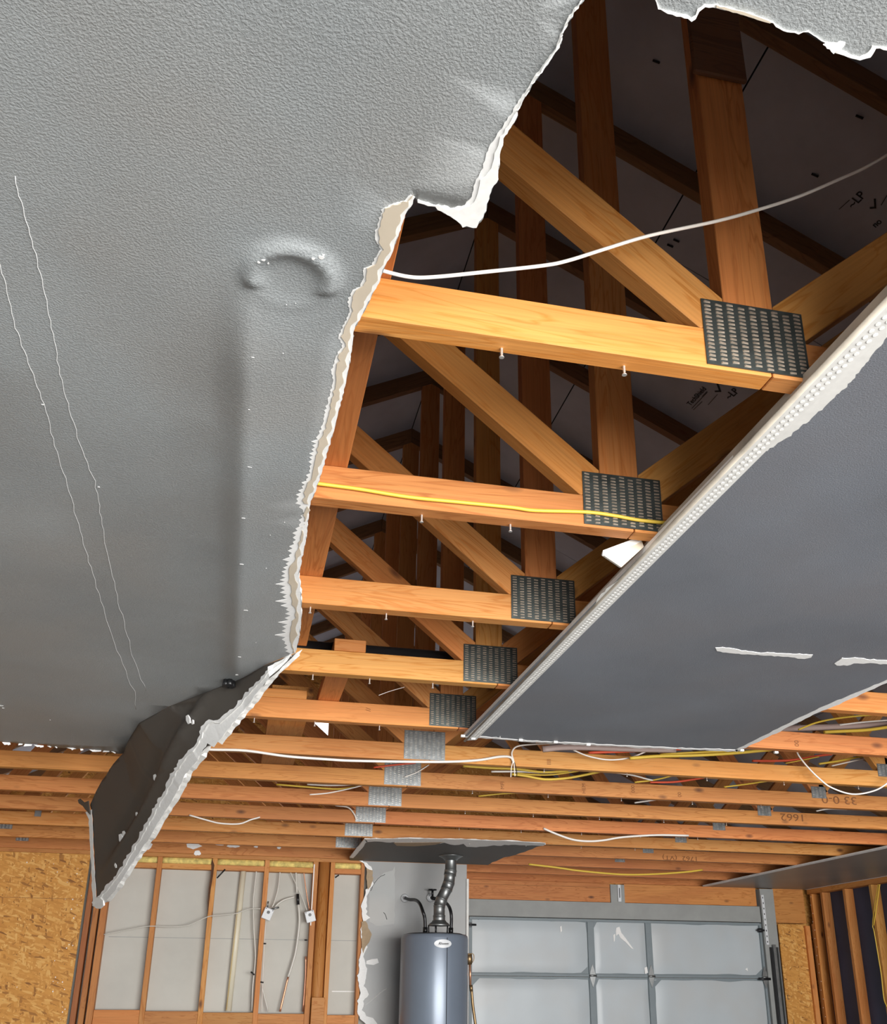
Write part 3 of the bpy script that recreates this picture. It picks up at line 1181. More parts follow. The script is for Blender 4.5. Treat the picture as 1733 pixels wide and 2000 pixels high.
ER = [(1280, -60), (1283, 0), (1290, 18), (1305, 27), (1330, 33), (1345, 36), (1352, 44), (1360, 38), (1366, 22), (1378, 15), (1400, 15), (1440, 26), (1470, 34), (1510, 46), (1530, 62), (1560, 66),
      (1580, 62), (1592, 72), (1610, 84), (1628, 90), (1632, 102), (1650, 108), (1680, 118), (1700, 112), (1712, 94), (1733, 100), (1900, 120), (2500, 190)]
er = jag(ER, 1.6, 7, 51)
RP = [cz(u, v) for u, v in er]
RP += [Vector((2.05, .648, RP[0].z)), Vector((2.05, YF, RP[0].z)), Vector((.33, YF, RP[0].z))]
rsheet = sheet('ceiling_panel', RP, [M['paint'], M['gypsum']], DW, (0, 0, 1), None, (2.5, -.5, ZC - DW), grid=.3)
tag(rsheet, 'grey drywall remnant with a ragged lower edge in the top right corner', 'drywall')
IR_ = [(1278, -60), (1279, -2), (1286, 18), (1302, 22), (1330, 29), (1344, 30), (1351, 36), (1358, 30), (1362, 18), (1376, 9), (1400, 10), (1440, 20), (1470, 28), (1510, 44), (1530, 58), (1560, 64),
       (1580, 60), (1592, 70), (1608, 80), (1630, 86), (1640, 96), (1660, 106), (1680, 113), (1696, 104), (1704, 90), (1733, 94), (1900, 114), (2600, 194)]
strip('torn_fringe', er, jag(IR_, 1.4, 6, 52), M['gypsum'], rsheet, .0015, cz)
strip('torn_fringe', jag([(1400, 15), (1440, 26), (1470, 35), (1505, 46)], 1, 8, 54), jag([(1400, 11), (1440, 20), (1472, 29), (1506, 43)], 1, 8, 55), M['cream'], rsheet, .003, cz)
strip('torn_fringe', jag([(1608, 86), (1625, 84), (1640, 82), (1652, 84)], 2, 5, 56), jag([(1612, 92), (1628, 104), (1640, 98), (1650, 90)], 2, 5, 57), M['gypsum'], rsheet, .0045, cz)

# ---- slab with corner bead on the right
SX0, SX1, SY1 = .866, 2.055, 3.79
BZ = ZC - DW


def sz(u, v, off=0.0):
    return onz(u, v, BZ - off)


fare = jag([(905, 1440), (960, 1443), (1040, 1450), (1140, 1455), (1250, 1461), (1350, 1465), (1440, 1468)], 1.0, 9, 61)
rgt = jag([(1440, 1468), (1500, 1440), (1590, 1396), (1640, 1375), (1733, 1334)], 1.0, 9, 62)
SP = [sz(u, v) for u, v in fare] + [sz(u, v) for u, v in rgt[1:]]
SP += [Vector((2.06, .66, BZ)), Vector((SX0, .66, BZ))]
slab = sheet('ceiling_panel', SP, [M['paint_blue'], M['gypsum']], DW, (0, 0, 1), None, (1.45, 2.2, BZ), grid=.2)
tag(slab, 'flat blue-grey ceiling sheet at right, edged by a white metal corner bead', 'drywall')
# bead: nose tube plus flange with punched holes, running along x = SX0
bead = sheet('corner_bead', [Vector((SX0 - .004, .66, BZ - .0015)), Vector((SX0 - .004, SY1, BZ - .0015)), Vector((SX0 + .034, SY1 - .02, BZ - .0015)), Vector((SX0 + .034, .66, BZ - .0015))],
             [M['whitebead'], M['whitebead']], .0012, (0, 0, 1), slab)
tube('bead_nose', [(SX0 - .005, .66, BZ + .002), (SX0 - .005, SY1 + .02, BZ + .002)], .0055, M['beadmetal'], slab, 0, 10)
sheet('bead_side_flange', [Vector((SX0 - .006, .66, BZ)), Vector((SX0 - .006, .66, BZ + .024)), Vector((SX0 - .006, SY1, BZ + .024)), Vector((SX0 - .006, SY1, BZ))],
      [M['beadmetal'], M['beadmetal']], .001, (-1, 0, 0), slab)
bm = bmesh.new()
yy, i = .7, 0
while yy < SY1 - .05:
    for (dx, dy) in ((.011, 0), (.0225, .0075)):
        cc = Vector((SX0 + dx, yy + dy, BZ - .0018))
        vs = [bm.verts.new(cc + Vector((.0034 * math.cos(t), .0042 * math.sin(t), -.0003 - (.0003 if i % 3 else .0001)))) for t in [j * math.pi / 4 for j in range(8)]]
        v0 = [bm.verts.new(cc + Vector((.0042 * math.cos(t), .0052 * math.sin(t), 0))) for t in [j * math.pi / 4 for j in range(8)]]
        bm.faces.new(vs)
        for j in range(8):
            bm.faces.new((v0[j], v0[(j + 1) % 8], vs[(j + 1) % 8], vs[j]))
    yy += .0165
    i += 1
finish(bm, 'bead_holes', M['gypsum'], slab)
# ragged joint compound beside the bead
inner = [(1733, 660), (1700, 700), (1650, 760), (1620, 785), (1600, 805), (1580, 822), (1545, 850), (1520, 865), (1500, 880), (1480, 890), (1455, 905), (1430, 925), (1415, 935), (1400, 945),
         (1385, 965), (1360, 990), (1345, 1010), (1335, 1022), (1315, 1030), (1300, 1040), (1285, 1060), (1272, 1080), (1262, 1095), (1245, 1105), (1225, 1120), (1205, 1135), (1185, 1150),
         (1170, 1165), (1160, 1185), (1155, 1200), (1140, 1210), (1125, 1225), (1110, 1240), (1098, 1258), (1085, 1270), (1070, 1282), (1056, 1300), (1050, 1318), (1035, 1330),
         (1015, 1340), (1010, 1355), (995, 1370), (985, 1385), (970, 1395), (955, 1412), (945, 1425), (925, 1440)]
outer = [(1760, 585), (1733, 612), (1600, 745), (1470, 880), (1340, 1012), (1250, 1104), (1150, 1205), (1050, 1303), (960, 1392), (910, 1441)]
strip('joint_compound', outer, jag([(1800, 610)] + inner, 2.0, 6, 63), M['whitebead'], slab, .0009, sz, .0008)
strip('white_edge', fare, jag([(925, 1437), (960, 1440), (1040, 1447), (1140, 1452), (1250, 1458), (1350, 1462), (1442, 1464)], .8, 9, 64), M['fringe'], slab, .0012, sz)
strip('white_edge', rgt, jag([(1436, 1465), (1494, 1436), (1584, 1391), (1634, 1369), (1733, 1328)], .8, 9, 65), M['fringe'], slab, .0012, sz)
for L in ([(1398, 1266), (1412, 1264), (1450, 1271), (1480, 1275), (1530, 1276), (1588, 1279), (1585, 1284), (1572, 1287), (1520, 1282), (1480, 1279), (1455, 1278), (1425, 1275), (1400, 1272)],
          [(1630, 1296), (1645, 1286), (1670, 1285), (1700, 1288), (1740, 1291), (1740, 1298), (1700, 1296), (1675, 1295), (1655, 1300), (1635, 1300)]):
    P = [sz(u, v, .0012) for u, v in jag(L + [L[0]], 1.0, 6, len(L))[:-1]]
    sheet('peeled_strip', P, [M['fringe'], M['fringe']], .0012, (0, 0, 1), slab)
bm = bmesh.new()
for (u, v) in ((1018, 1446), (1086, 1450), (1450, 1466), (1517, 1470), (905, 1438), (925, 1443), (1150, 1455)):
    c = sz(u, v, .004)
    s = .006
    bm_box(bm, c - Vector((s * 1.6, s, s * .6)), c + Vector((s, s, s * .8)))
finish(bm, 'gypsum_crumb', M['gypsum'], slab)
# broken scrap wedged between bead and second truss
scp = [ony(u, v, 1.90) for u, v in ((1177, 1083), (1179, 1076), (1240, 1052), (1254, 1056), (1258, 1068), (1214, 1108))]
nn = Vector((.1, .9, .25)).normalized()
sc1 = sheet('drywall_scrap', scp, [M['cream'], M['gypsum']], .012, nn)
tag(sc1, 'broken white drywall scrap wedged behind the corner bead under the second truss', 'drywall scrap')
sheet('broken_face', [p - nn * .001 for p in (ony(1177, 1086, 1.9), ony(1178, 1075, 1.9), ony(1242, 1051, 1.9), ony(1254, 1057, 1.9), ony(1240, 1064, 1.9), ony(1200, 1076, 1.9))],
      [M['gypsum'], M['gypsum']], .001, nn, sc1)

# unseen ceiling sheet right of the slab, added to keep the attic dark
os_ = sheet('ceiling_panel', [Vector((2.07, YF, BZ)), Vector((2.07, 2.5, BZ)), Vector((XR - .01, 2.5, BZ)), Vector((XR - .01, YF, BZ))], [M['paint_blue'], M['gypsum']], DW, (0, 0, 1), None, grid=.5)
tag(os_, 'unseen blue-grey ceiling sheet added right of the bead-edged slab to darken the attic', 'drywall')

# ---- dark piece over the water heater
hz = ZC - DW


def qz(u, v, off=0.0):
    return onz(u, v, hz - off)


hp_ = jag([(712, 1641), (800, 1640), (900, 1642), (1000, 1645), (1066, 1650)], .8, 10, 71) + jag([(1066, 1650), (1040, 1658), (1008, 1670), (985, 1676), (962, 1684)], 1.5, 8, 72)[1:]
HP = [qz(u, v) for u, v in hp_] + [Vector((1.99, YA - .02, hz)), Vector((.86, YA - .02, hz)), qz(683, 1676)]
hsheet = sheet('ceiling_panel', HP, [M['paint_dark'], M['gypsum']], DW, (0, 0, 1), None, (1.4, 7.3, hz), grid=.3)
tag(hsheet, 'dark leftover ceiling piece above the water heater, white along its torn front edge', 'drywall')
strip('bare_gypsum', jag([(712, 1639), (800, 1638), (900, 1639), (1000, 1643), (1066, 1647)], .5, 10, 73),
      jag([(716, 1644), (770, 1645), (780, 1651), (830, 1650), (868, 1646), (880, 1650), (905, 1649), (912, 1653), (930, 1654), (1000, 1650), (1062, 1652)], 1, 7, 74), M['fringe'], hsheet, .0015, qz)
strip('bare_gypsum', jag([(712, 1639), (698, 1655), (683, 1675)], 1, 6, 75), jag([(718, 1643), (706, 1658), (690, 1676)], 1, 6, 76), M['fringe'], hsheet, .0015, qz)
strip('bare_gypsum', [(769, 1646), (800, 1646), (868, 1645)], [(775, 1652), (810, 1653), (850, 1650)], M['tan'], hsheet, .003, qz)

# ---- far right piece
rz = ZC - DW
fr_ = [Vector((4.43, 5.2, rz)), Vector((4.43, YD - .005, rz)), Vector((XR - .003, YD - .005, rz)), Vector((XR - .003, 5.2, rz))]
fsheet = sheet('ceiling_panel', fr_, [M['paint_flapr'] if 'paint_flapr' in M else paint_mat('dull_grey_ceiling_paint', (.25, .24, .23), .2, .42), M['gypsum']], DW, (0, 0, 1), None, grid=.4)
tag(fsheet, 'intact grey ceiling sheet in the far right corner, white along its left edge', 'drywall')
strip('white_edge', [Vector((0, 0)), Vector((1, 0))], [Vector((0, 1)), Vector((1, 1))], M['fringe'], fsheet, 0,
      lambda a, b, o: Vector((4.425 + b * .03, 5.2 + a * 3.84, rz - .0015)))
strip('white_edge', [Vector((0, 0)), Vector((1, 0))], [Vector((0, 1)), Vector((1, 1))], M['fringe'], fsheet, 0,
      lambda a, b, o: Vector((XR - .02 + b * .015, 5.2 + a * 3.84, rz - .0015)))

# ================================================================== STUD WALL (y = YA)
osb = box('strand_board_panel', (XL, YA - .012, .02), (-1.095, YA - .0005, ZC - DW - .02), M['osb'])
tag(osb, 'orange strand board sheathing panel at the lower left', 'wall panel')
bm = bmesh.new()
rr_ = random.Random(5)
for i in range(42):
    x = -1.12 - abs(rr_.gauss(0, .05)) if i < 26 else rr_.uniform(-1.9, -1.1)
    z = rr_.uniform(1.1, 2.35)
    s = rr_.uniform(.003, .007)
    bm_box(bm, (x, YA - .0145, z), (x + s, YA - .012, z + s * 1.3))
finish(bm, 'staple_speck', M['fringe'], osb)
box('panel_seam', (XL + .05, YA - .0135, 2.10), (-1.10, YA - .012, 2.104), M['wood_brown'], osb)
osb2 = box('strand_board_panel', (5.19, YD - .012, .02), (5.50, YD - .0005, 2.11), M['osb'])
tag(osb2, 'narrow strand board panel between the garage door jamb and the right corner', 'wall panel')
text('crayon_mark', 'ct L', .055, frame_mat(ony(1535, 1948, YD - .014), (1, 0, 0), (0, 0, 1)), M['ink'], osb2)
text('crayon_mark', '|', .055, frame_mat(ony(1551, 1996, YD - .014), (1, 0, 0), (0, 0, 1)), M['ink'], osb2)


def xa(u, v=1830, y=YA):
    return ony(u, v, y).x


ZT = ZC - .03
studs = []
SD = .089
# x centre, width, label, material
sl = [(-1.06, .038, 'dark doubled stud against the right edge of the strand board', 'wood_brown'),
      (-1.005, .038, 'second dark stud right of the strand board', 'wood_brown'),
      (-.95, .045, 'reddish brown stud bordering the first bay', 'wood_red'),
      (xa(295), .036, 'bare stud between the first and second grey bays', 'wood'),
      (xa(406), .036, 'charred crooked stud left of the cream pipe', 'wood'),
      (xa(511), .036, 'bare stud just right of the cream pipe, tool box hung on it', 'wood'),
      (xa(609), .040, 'reddish stud with a white line beside the round post', 'wood_red'),
      (xa(643), .034, 'slim stud right of the round post', 'wood'),
      (xa(703.5), .028, 'reddish stud hidden behind the torn edge of the grey wall', 'wood_red')]
for x, w, lb, mt in sl:
    s_ = stick('wall_stud', (x, YA + SD / 2, .04), (x, YA + SD / 2, ZT), w, SD, M[mt])
    tag(s_, lb, 'stud', 'bare studs of the back wall')
    studs.append((x, w))
# round post
px = xa(627)
bm = bmesh.new()
bm_tube(bm, [Vector((-1.2, 0, 0)), Vector((1.2, 0, 0))], .047, 16)
post = finish(bm, 'wall_post', M['wood'], None, frame_mat(Vector((px, YA + .05, 1.24)), (0, 0, 1), (0, 1, 0)))
tag(post, 'smooth rounded wood post in the middle of the stud wall', 'post')
jk = ony(609, 1948, YA - .02)
tag(box('wood_block', (jk.x, YA - .04, .05), (jk.x + .098, YA - .002, jk.z), M['wood'], None, .002),
    'nailed cleat on the front of the round post near the bottom', 'wood block')
# white stripe on the stud
o_ = box('paint_drip', (xa(612.5, 1700), YA - .0012, 1.95), (xa(614.5, 1700), YA - .0002, ZT - .02), M['fringe'], None)
o_['label'] = 'white'
for o in list(COL.objects):
    if o.name.startswith('wall_stud') and abs(o.location.x - xa(609)) < .02:
        mw = o_.matrix_basis.copy()
        o_.parent = o
        o_.matrix_local = o.matrix_basis.inverted() @ mw
# bottom blocks, top blocks, insulation in each bay
bays = [(-.925, sl[3][0] - .018), (sl[3][0] + .018, sl[4][0] - .018), (sl[4][0] + .018, sl[5][0] - .018), (sl[5][0] + .018, sl[6][0] - .02),
        (sl[7][0] + .017, sl[8][0] - .014)]
names = ['first bay beside the strand board posts', 'second bay', 'third bay with the cream pipe', 'fourth bay with the two junction boxes', 'last bay before the torn grey wall']
for i, (a, b) in enumerate(bays):
    zb = 1.345 - .008 * i
    tag(stick('header_block', (a, YA + .03, zb - .14), (b, YA + .03, zb - .14), .05, .28, M['wood_red'] if i % 2 else M['wood']),
        'wood header block across the bottom of the ' + names[i], 'header block', 'header blocks along the bottom')
    tag(stick('blocking', (a, YA + .045, 2.362), (b, YA + .045, 2.362), .085, .038, M['wood']),
        'short nailer at the top of the ' + names[i], 'blocking', 'nailers under the top plate')
    bm = bmesh.new()
    n = 14
    vs = []
    for j in range(n + 1):
        x = a + (b - a) * j / n
        jy = .012 * noise.noise(Vector((x * 9, i, 0)))
        jz = .010 * noise.noise(Vector((x * 11, i, 5)))
        vs.append([bm.verts.new((x, YA + .02 + jy, 2.383)), bm.verts.new((x, YA + .012 + jy, 2.405 + jz)), bm.verts.new((x, YA + .03 + jy, ZT + .002)), bm.verts.new((x, YA + .08, ZT + .002)), bm.verts.new((x, YA + .08, 2.383))])
    for A, Bv in zip(vs, vs[1:]):
        for q in range(5):
            bm.faces.new((A[q], A[(q + 1) % 5], Bv[(q + 1) % 5], Bv[q])).smooth = True
    bm.faces.new(vs[0])
    bm.faces.new(vs[-1][::-1])
    ins = finish(bm, 'insulation_batt', M['insul'])
    tag(ins, 'yellow insulation tucked above the nailer of the ' + names[i], 'insulation', 'yellow insulation above the nailers')
# top plate
tp = stick('top_plate', (XL, YA + .045, ZC - .0155), (1.80, YA + .045, ZC - .0155), .089, .029, M['wood_red'])
tag(tp, 'wood top plate along the head of the bare stud wall', 'top plate')
bm = bmesh.new()
for (u, v, w, h_) in [(287, 1652, 20, 14), (378, 1652, 30, 12), (386, 1666, 13, 11), (455, 1652, 24, 7), (310, 1643, 16, 3), (10, 1607, 30, 5), (135, 1612, 16, 6), (500, 1654, 8, 4),
                      (545, 1656, 8, 5), (430, 1650, 16, 3)]:
    yb = TY(11) - .002
    c = ony(u, v, yb)
    rx = w / 2 * yb / F
    rz_ = h_ / 2 * yb / F
    vs = [bm.verts.new(c + Vector((math.cos(t) * rx * random.uniform(.7, 1.15), 0, math.sin(t) * rz_ * random.uniform(.7, 1.15)))) for t in [j * math.pi / 6 for j in range(12)]]
    f = bm.faces.new(vs)
    for e in bmesh.ops.extrude_face_region(bm, geom=[f])['geom']:
        if isinstance(e, bmesh.types.BMVert):
            e.co.y -= .003
mr_ = finish(bm, 'mortar_smear', M['fringe'], trusses[11])
# patched white tag and clip on chord 9
tg = ony(75, 1584, TY(9) - .003)
tag(box('metal_clip', tg - Vector((.02, .002, .035)), tg + Vector((.02, 0, .03)), M['steel'], None, .001), 'small torn metal clip on a far chord above the strand board', 'clip')

# ---- plumbing and wires in the stud bays
yb = YA + .06
T_ = lambda L, y=yb: [ony(u, v, y) for u, v in L]
pv = tube('vent_pipe', T_([(476, 1696), (446, 1975)]), .023, M['pvc'], None, 0, 16)
tag(pv, 'cream plastic pipe standing in the third stud bay', 'pipe')
a, b = T_([(473.5, 1698), (442.5, 1972)], yb - .018)
tube('printed_line', [a, b], .0025, M['pvcline'], pv, 0, 6)
for L, r, m, nm, lb, ct in (
        ([(502, 1690), (498, 1730), (495, 1760), (496, 1815), (499, 1870), (494, 1925), (492, 1975)], .006, 'tube', 'plastic_tube', 'thin clear tube hanging just right of the cream pipe', 'tube'),
        ([(548, 1692), (544, 1732), (536, 1762), (531, 1772)], .006, 'tube', 'plastic_tube', 'clear tube dropping into the left junction box', 'tube'),
        ([(562, 1692), (575, 1720), (581, 1733), (592, 1757), (600, 1779)], .004, 'tube', 'plastic_tube', 'thin slanting tube crossing above the right junction box', 'tube'),
        ([(578, 1692), (579, 1720), (580, 1744)], .007, 'tube', 'plastic_tube', 'clear tube coming straight down into the tee fitting', 'tube'),
        ([(592, 1692), (595, 1715), (599, 1745), (605, 1779)], .0045, 'copper', 'plastic_tube', 'thin pinkish tube running down to the right junction box', 'tube'),
        ([(575, 1752), (557, 1757), (545, 1764), (537, 1772)], .008, 'tube', 'plastic_tube', 'curved grey hose from the tee fitting to the left junction box', 'tube'),
        ([(583, 1765), (585, 1797), (582, 1830), (577, 1862), (569, 1890), (563, 1908)], .009, 'tube', 'plastic_tube', 'long curved clear hose from the tee fitting down to the copper stub', 'tube'),
        ([(563, 1908), (555, 1942), (547, 1976)], .0075, 'copper', 'copper_pipe', 'slanting copper pipe at the foot of the fourth bay', 'pipe'),
        ([(597.5, 1868), (597, 1905), (592, 1976)], .0065, 'copper', 'copper_pipe', 'upright copper pipe close against the reddish stud', 'pipe'),
        ([(203, 1825), (250, 1816), (291, 1809), (330, 1810), (364, 1808), (385, 1800), (405, 1791), (420, 1788), (457, 1785), (475, 1779), (490, 1775), (509, 1775)], .0035, 'tube', 'white_cord',
         'thin white cord looping across the first three stud bays', 'cord'),
        ([(519, 1800), (516, 1850), (513, 1920), (511, 1976)], .003, 'whitewire', 'white_cord', 'thin cord hanging down the right side of the stud with the junction box', 'cord'),
        ([(511, 1922), (515, 1940), (524, 1976)], .005, 'tube', 'plastic_tube', 'short loose tube at the bottom of the fourth bay', 'tube')):
    y_ = yb - .02 if nm != 'white_cord' else YA - .006
    if 'stud with' in lb:
        y_ = YA + .03
    tag(tube(nm, T_(L, y_), r, M[m], None, 5), lb, ct)
tee = tube('tee_fitting', T_([(581.5, 1746), (582.5, 1767)], yb - .02), .012, M['black'], None, 0, 10)
tag(tee, 'small black tee fitting joining the clear hoses', 'fitting')
for (u, v, ang, lb) in ((523, 1785, .35, 'tilted metal junction box hanging against the third stud'), (606, 1790, -.3, 'square white metal junction box in front of the reddish stud')):
    c = ony(u, v, YA - .03)
    e = empty('junction_box', c)
    tag(e, lb, 'junction box')
    R_ = Matrix.Rotation(ang, 4, 'Y')
    mw = Matrix.Translation(c) @ R_
    bm = bmesh.new()
    bm_box(bm, (-.036, -.012, -.042), (.036, .022, .042))
    bevel_all(bm, .003)
    bx = finish(bm, 'box_body', M['badge'], e, mw)
    bm = bmesh.new()
    bm_tube(bm, [Vector((0, -.016, .012)), Vector((0, -.012, .012))], .012, 12)
    finish(bm, 'knockout', M['black'], bx, mw)
    bm = bmesh.new()
    for q in (-1, 1):
        bm_tube(bm, [Vector((.026 * q, -.0145, .034)), Vector((.026 * q, -.012, .034))], .004, 8)
    finish(bm, 'box_screws', M['dark'], bx, mw)
    if u < 560:
        bm = bmesh.new()
        bm_tube(bm, [Vector((-.02, 0, .04)), Vector((-.035, -.005, .085))], .006, 8)
        bm_tube(bm, [Vector((.01, 0, .04)), Vector((.06, -.004, .075))], .007, 8)
        finish(bm, 'cable_clamp', M['steel'], e, mw)
for (u, v, u2, v2, lb) in ((424, 1715, 440, 1698, 'burnt wooden sliver sticking out beside the charred stud'), (490, 1898, 497, 1904, 'small black twist of wire on the third stud'),
                           (655, 1714, 662, 1709, 'charred splinter at the top of the slim stud'), (509, 1918, 515, 1919, 'black clip low on the third stud'),
                           (515, 1843, 520, 1843, 'tiny black clip midway on the third stud'), (595, 1836, 600, 1836, 'tiny black clip on the edge of the reddish stud')):
    a, b = T_([(u, v), (u2, v2)], YA - .004)
    tag(tube('splinter' if v < 1720 else 'wire_clip', [a, b], .006, M['black'], None, 0, 6), lb, 'splinter' if v < 1720 else 'clip')
# char on stud five
a, b = T_([(421, 1690), (407, 1760)], YA - .001)
ch = bpy.data.objects
for o in list(COL.objects):
    if o.name.startswith('wall_stud') and abs(o.location.x - sl[4][0]) < .01:
        P = [ony(u, v, YA - .0012) for u, v in ((415, 1678), (419, 1690), (416, 1712), (412, 1735), (409, 1760), (406, 1788), (406, 1762), (408, 1735), (412, 1712), (413, 1698), (413, 1686))]
        sheet('char_mark', P, [M['char'], M['char']], .0008, (0, 1, 0), o)
# seam in the backing board
box('board_seam', (-.9, YA + .0905, 1.845), (.95, YA + .092, 1.849), M['doortrim'], bpy.data.objects['wall_middle'])
box('board_seam', (.78, YA + .0905, 1.475), (.96, YA + .092, 1.482), M['fringe'], bpy.data.objects['wall_middle'])

# ---- torn grey drywall of the wall behind the heater
WL = [(700, 1680), (712, 1686), (722, 1700), (718, 1715), (724, 1730), (716, 1738), (711, 1755), (706, 1770), (708, 1790), (712, 1802), (705, 1815), (708, 1835), (711, 1845), (706, 1860),
      (701, 1875), (704, 1890), (700, 1905), (702, 1920), (706, 1940), (700, 1955), (699, 1975), (704, 1990), (716, 2000), (716, 2300)]
wy = YA - DW
wl = jag(WL, 1.6, 6, 81)
WP = [ony(u, v, wy) for u, v in wl]
WP += [Vector((1.812, wy, .1)), Vector((1.812, wy, ZC - DW - .002)), Vector((1.0, wy, ZC - DW - .002))]
wsheet = sheet('wall_panel', WP, [M['paint_wall'], M['gypsum']], DW - .0005, (0, 1, 0), None, (1.4, wy, 1.5), grid=.3)
tag(wsheet, 'grey painted wall drywall behind the water heater, ragged along its left edge', 'drywall')
wo = [(u - 1, v) for u, v in WL]
wi = [(706, 1678), (720, 1690), (728, 1698), (722, 1716), (729, 1726), (722, 1740), (716, 1756), (716, 1770), (716, 1785), (723, 1792), (712, 1800), (712, 1818), (715, 1838), (719, 1850),
      (712, 1862), (711, 1875), (718, 1892), (716, 1905), (712, 1925), (720, 1942), (710, 1955), (708, 1972), (716, 1984), (734, 1992), (738, 2002), (738, 2300)]


def wpx(u, v, off=0.0):
    return ony(u, v, wy - off)


strip('torn_fringe', jag(wo, 1.5, 5, 82), jag(wi, 2.0, 5, 83), M['fringe'], wsheet, .003, wpx, .0015, (0, 1, 0))
for L in ([(716, 1695), (727, 1700), (729, 1715), (724, 1732), (718, 1738), (716, 1715)], [(706, 1800), (714, 1798), (720, 1812), (726, 1825), (722, 1840), (714, 1850), (710, 1862), (706, 1850), (707, 1825)]):
    P = [wpx(u, v, .005) for u, v in jag(L + [L[0]], 1.0, 5, 84)[:-1]]
    sheet('tan_paper', P, [M['tan'], M['tan']], .0012, (0, 1, 0), wsheet)
# patch of skim coat
P = [wpx(u, v, .0012) for u, v in jag([(768, 1700), (771, 1692), (772, 1750), (770, 1805), (735, 1808), (722, 1800), (720, 1770), (722, 1745), (732, 1720), (750, 1705), (768, 1700)], .8, 8, 85)[:-1]]
sheet('skim_patch', P, [paint_mat('pale_wall_patch', (.38, .39, .385), .2, .45), M['fringe']], .001, (0, 1, 0), wsheet)
P = [wpx(u, v, .0012) for u, v in jag([(716, 1876), (738, 1872), (740, 1880), (730, 1884), (716, 1883), (716, 1876)], .8, 8, 86)[:-1]]
sheet('skim_patch', P, [M['fringe'], M['fringe']], .001, (0, 1, 0), wsheet)
tube('wall_crack', [wpx(u, v, .001) for u, v in jag([(752, 1707), (738, 1716), (730, 1727), (724, 1740)], 1, 4, 87)], .002, M['ink'], wsheet, 0, 4)
tube('wall_crack', [wpx(u, v, .002) for u, v in jag([(749, 1782), (755, 1790), (756, 1796)], 1, 4, 88)], .002, M['ink'], wsheet, 0, 4)
box('raw_end', (1.808, wy - .016, .2), (1.826, wy + .03, 2.33), M['whitebead'], wsheet)
tube('scratch', [wpx(u, v, .001) for u, v in ((710, 1966), (730, 1950), (748, 1935), (756, 1931))], .0022, M['fringe'], wsheet, 3, 4)

# ================================================================== WATER HEATER
hc = Vector((1.457, 7.42, 0))
HR = .247
HT = ony(855, 1822, hc.y - HR).z
wh = empty('water_heater', hc)
tag(wh, 'tall blue-grey enamel water heater standing in front of the grey wall', 'water heater')


def lathe(name, prof, mat, parent, c, seg=48, axis=None):
    bm = bmesh.new()
    rings = []
    for r, z in prof:
        rings.append([bm.verts.new((r * math.cos(2 * math.pi * k / seg), r * math.sin(2 * math.pi * k / seg), z)) for k in range(seg)])
    for A, Bv in zip(rings, rings[1:]):
        for k in range(seg):
            bm.faces.new((A[k], A[(k + 1) % seg], Bv[(k + 1) % seg], Bv[k])).smooth = True
    bm.faces.new(rings[0][::-1])
    bm.faces.new(rings[-1])
    return finish(bm, name, mat, parent, Matrix.Translation(Vector(c)) if axis is None else axis)


tank = lathe('tank', [(HR - .02, .02), (HR, .04), (HR, HT - .03), (HR - .004, HT - .012), (HR - .014, HT - .002), (HR - .03, HT)], M['heater'], wh, hc)
lathe('top_cap', [(HR - .03, HT + .0005), (HR - .05, HT + .007), (.02, HT + .009)], M['dark'], wh, hc)
tube('jacket_seam', [hc + Vector((.045, -HR - .0008, .06)), hc + Vector((.045, -HR - .0008 + .005, HT - .03))], .0022, M['dark'], tank, 0, 4)
# badge: oval plate wrapped on the jacket
bm = bmesh.new()
n = 28
bc = math.atan2(-1, .08)
vs = []
ctr = None
for j in range(n):
    t = 2 * math.pi * j / n
    an = -math.pi / 2 + .055 + .064 / HR * math.cos(t)
    z = HT - .072 + .029 * math.sin(t)
    vs.append(bm.verts.new((math.cos(an) * (HR + .003), math.sin(an) * (HR + .003), z)))
cv = bm.verts.new((math.cos(-math.pi / 2 + .055) * (HR + .0045), math.sin(-math.pi / 2 + .055) * (HR + .0045), HT - .072))
for j in range(n):
    bm.faces.new((cv, vs[j], vs[(j + 1) % n]))
bd = finish(bm, 'badge', M['badge'], tank, Matrix.Translation(hc), True)
text('badge_lettering', 'Rheem', .026, frame_mat(hc + Vector((.016, -HR - .006, HT - .072)), (1, .055, 0), (0, 0, 1)), M['ink'], tank, ext=.0004, shear=.3)
# draft hood
hood = Vector((1.457, 7.42, 0))
fx = ony(858, 1800, 7.42).x
hx = Vector((fx, 7.42, 0))
lathe('draft_hood', [(.085, HT + .062), (.072, HT + .078), (.055, HT + .09), (.05, HT + .10)], M['steel'], wh, hx, 24)
for k in range(5):
    bm = bmesh.new()
    a = math.pi * 2 * k / 5 + .4
    bm_tube(bm, [Vector((.075 * math.cos(a), .075 * math.sin(a), HT)), Vector((.078 * math.cos(a), .078 * math.sin(a), HT + .066))], .005, 6)
    finish(bm, 'hood_leg', M['dark'], wh, Matrix.Translation(hx))
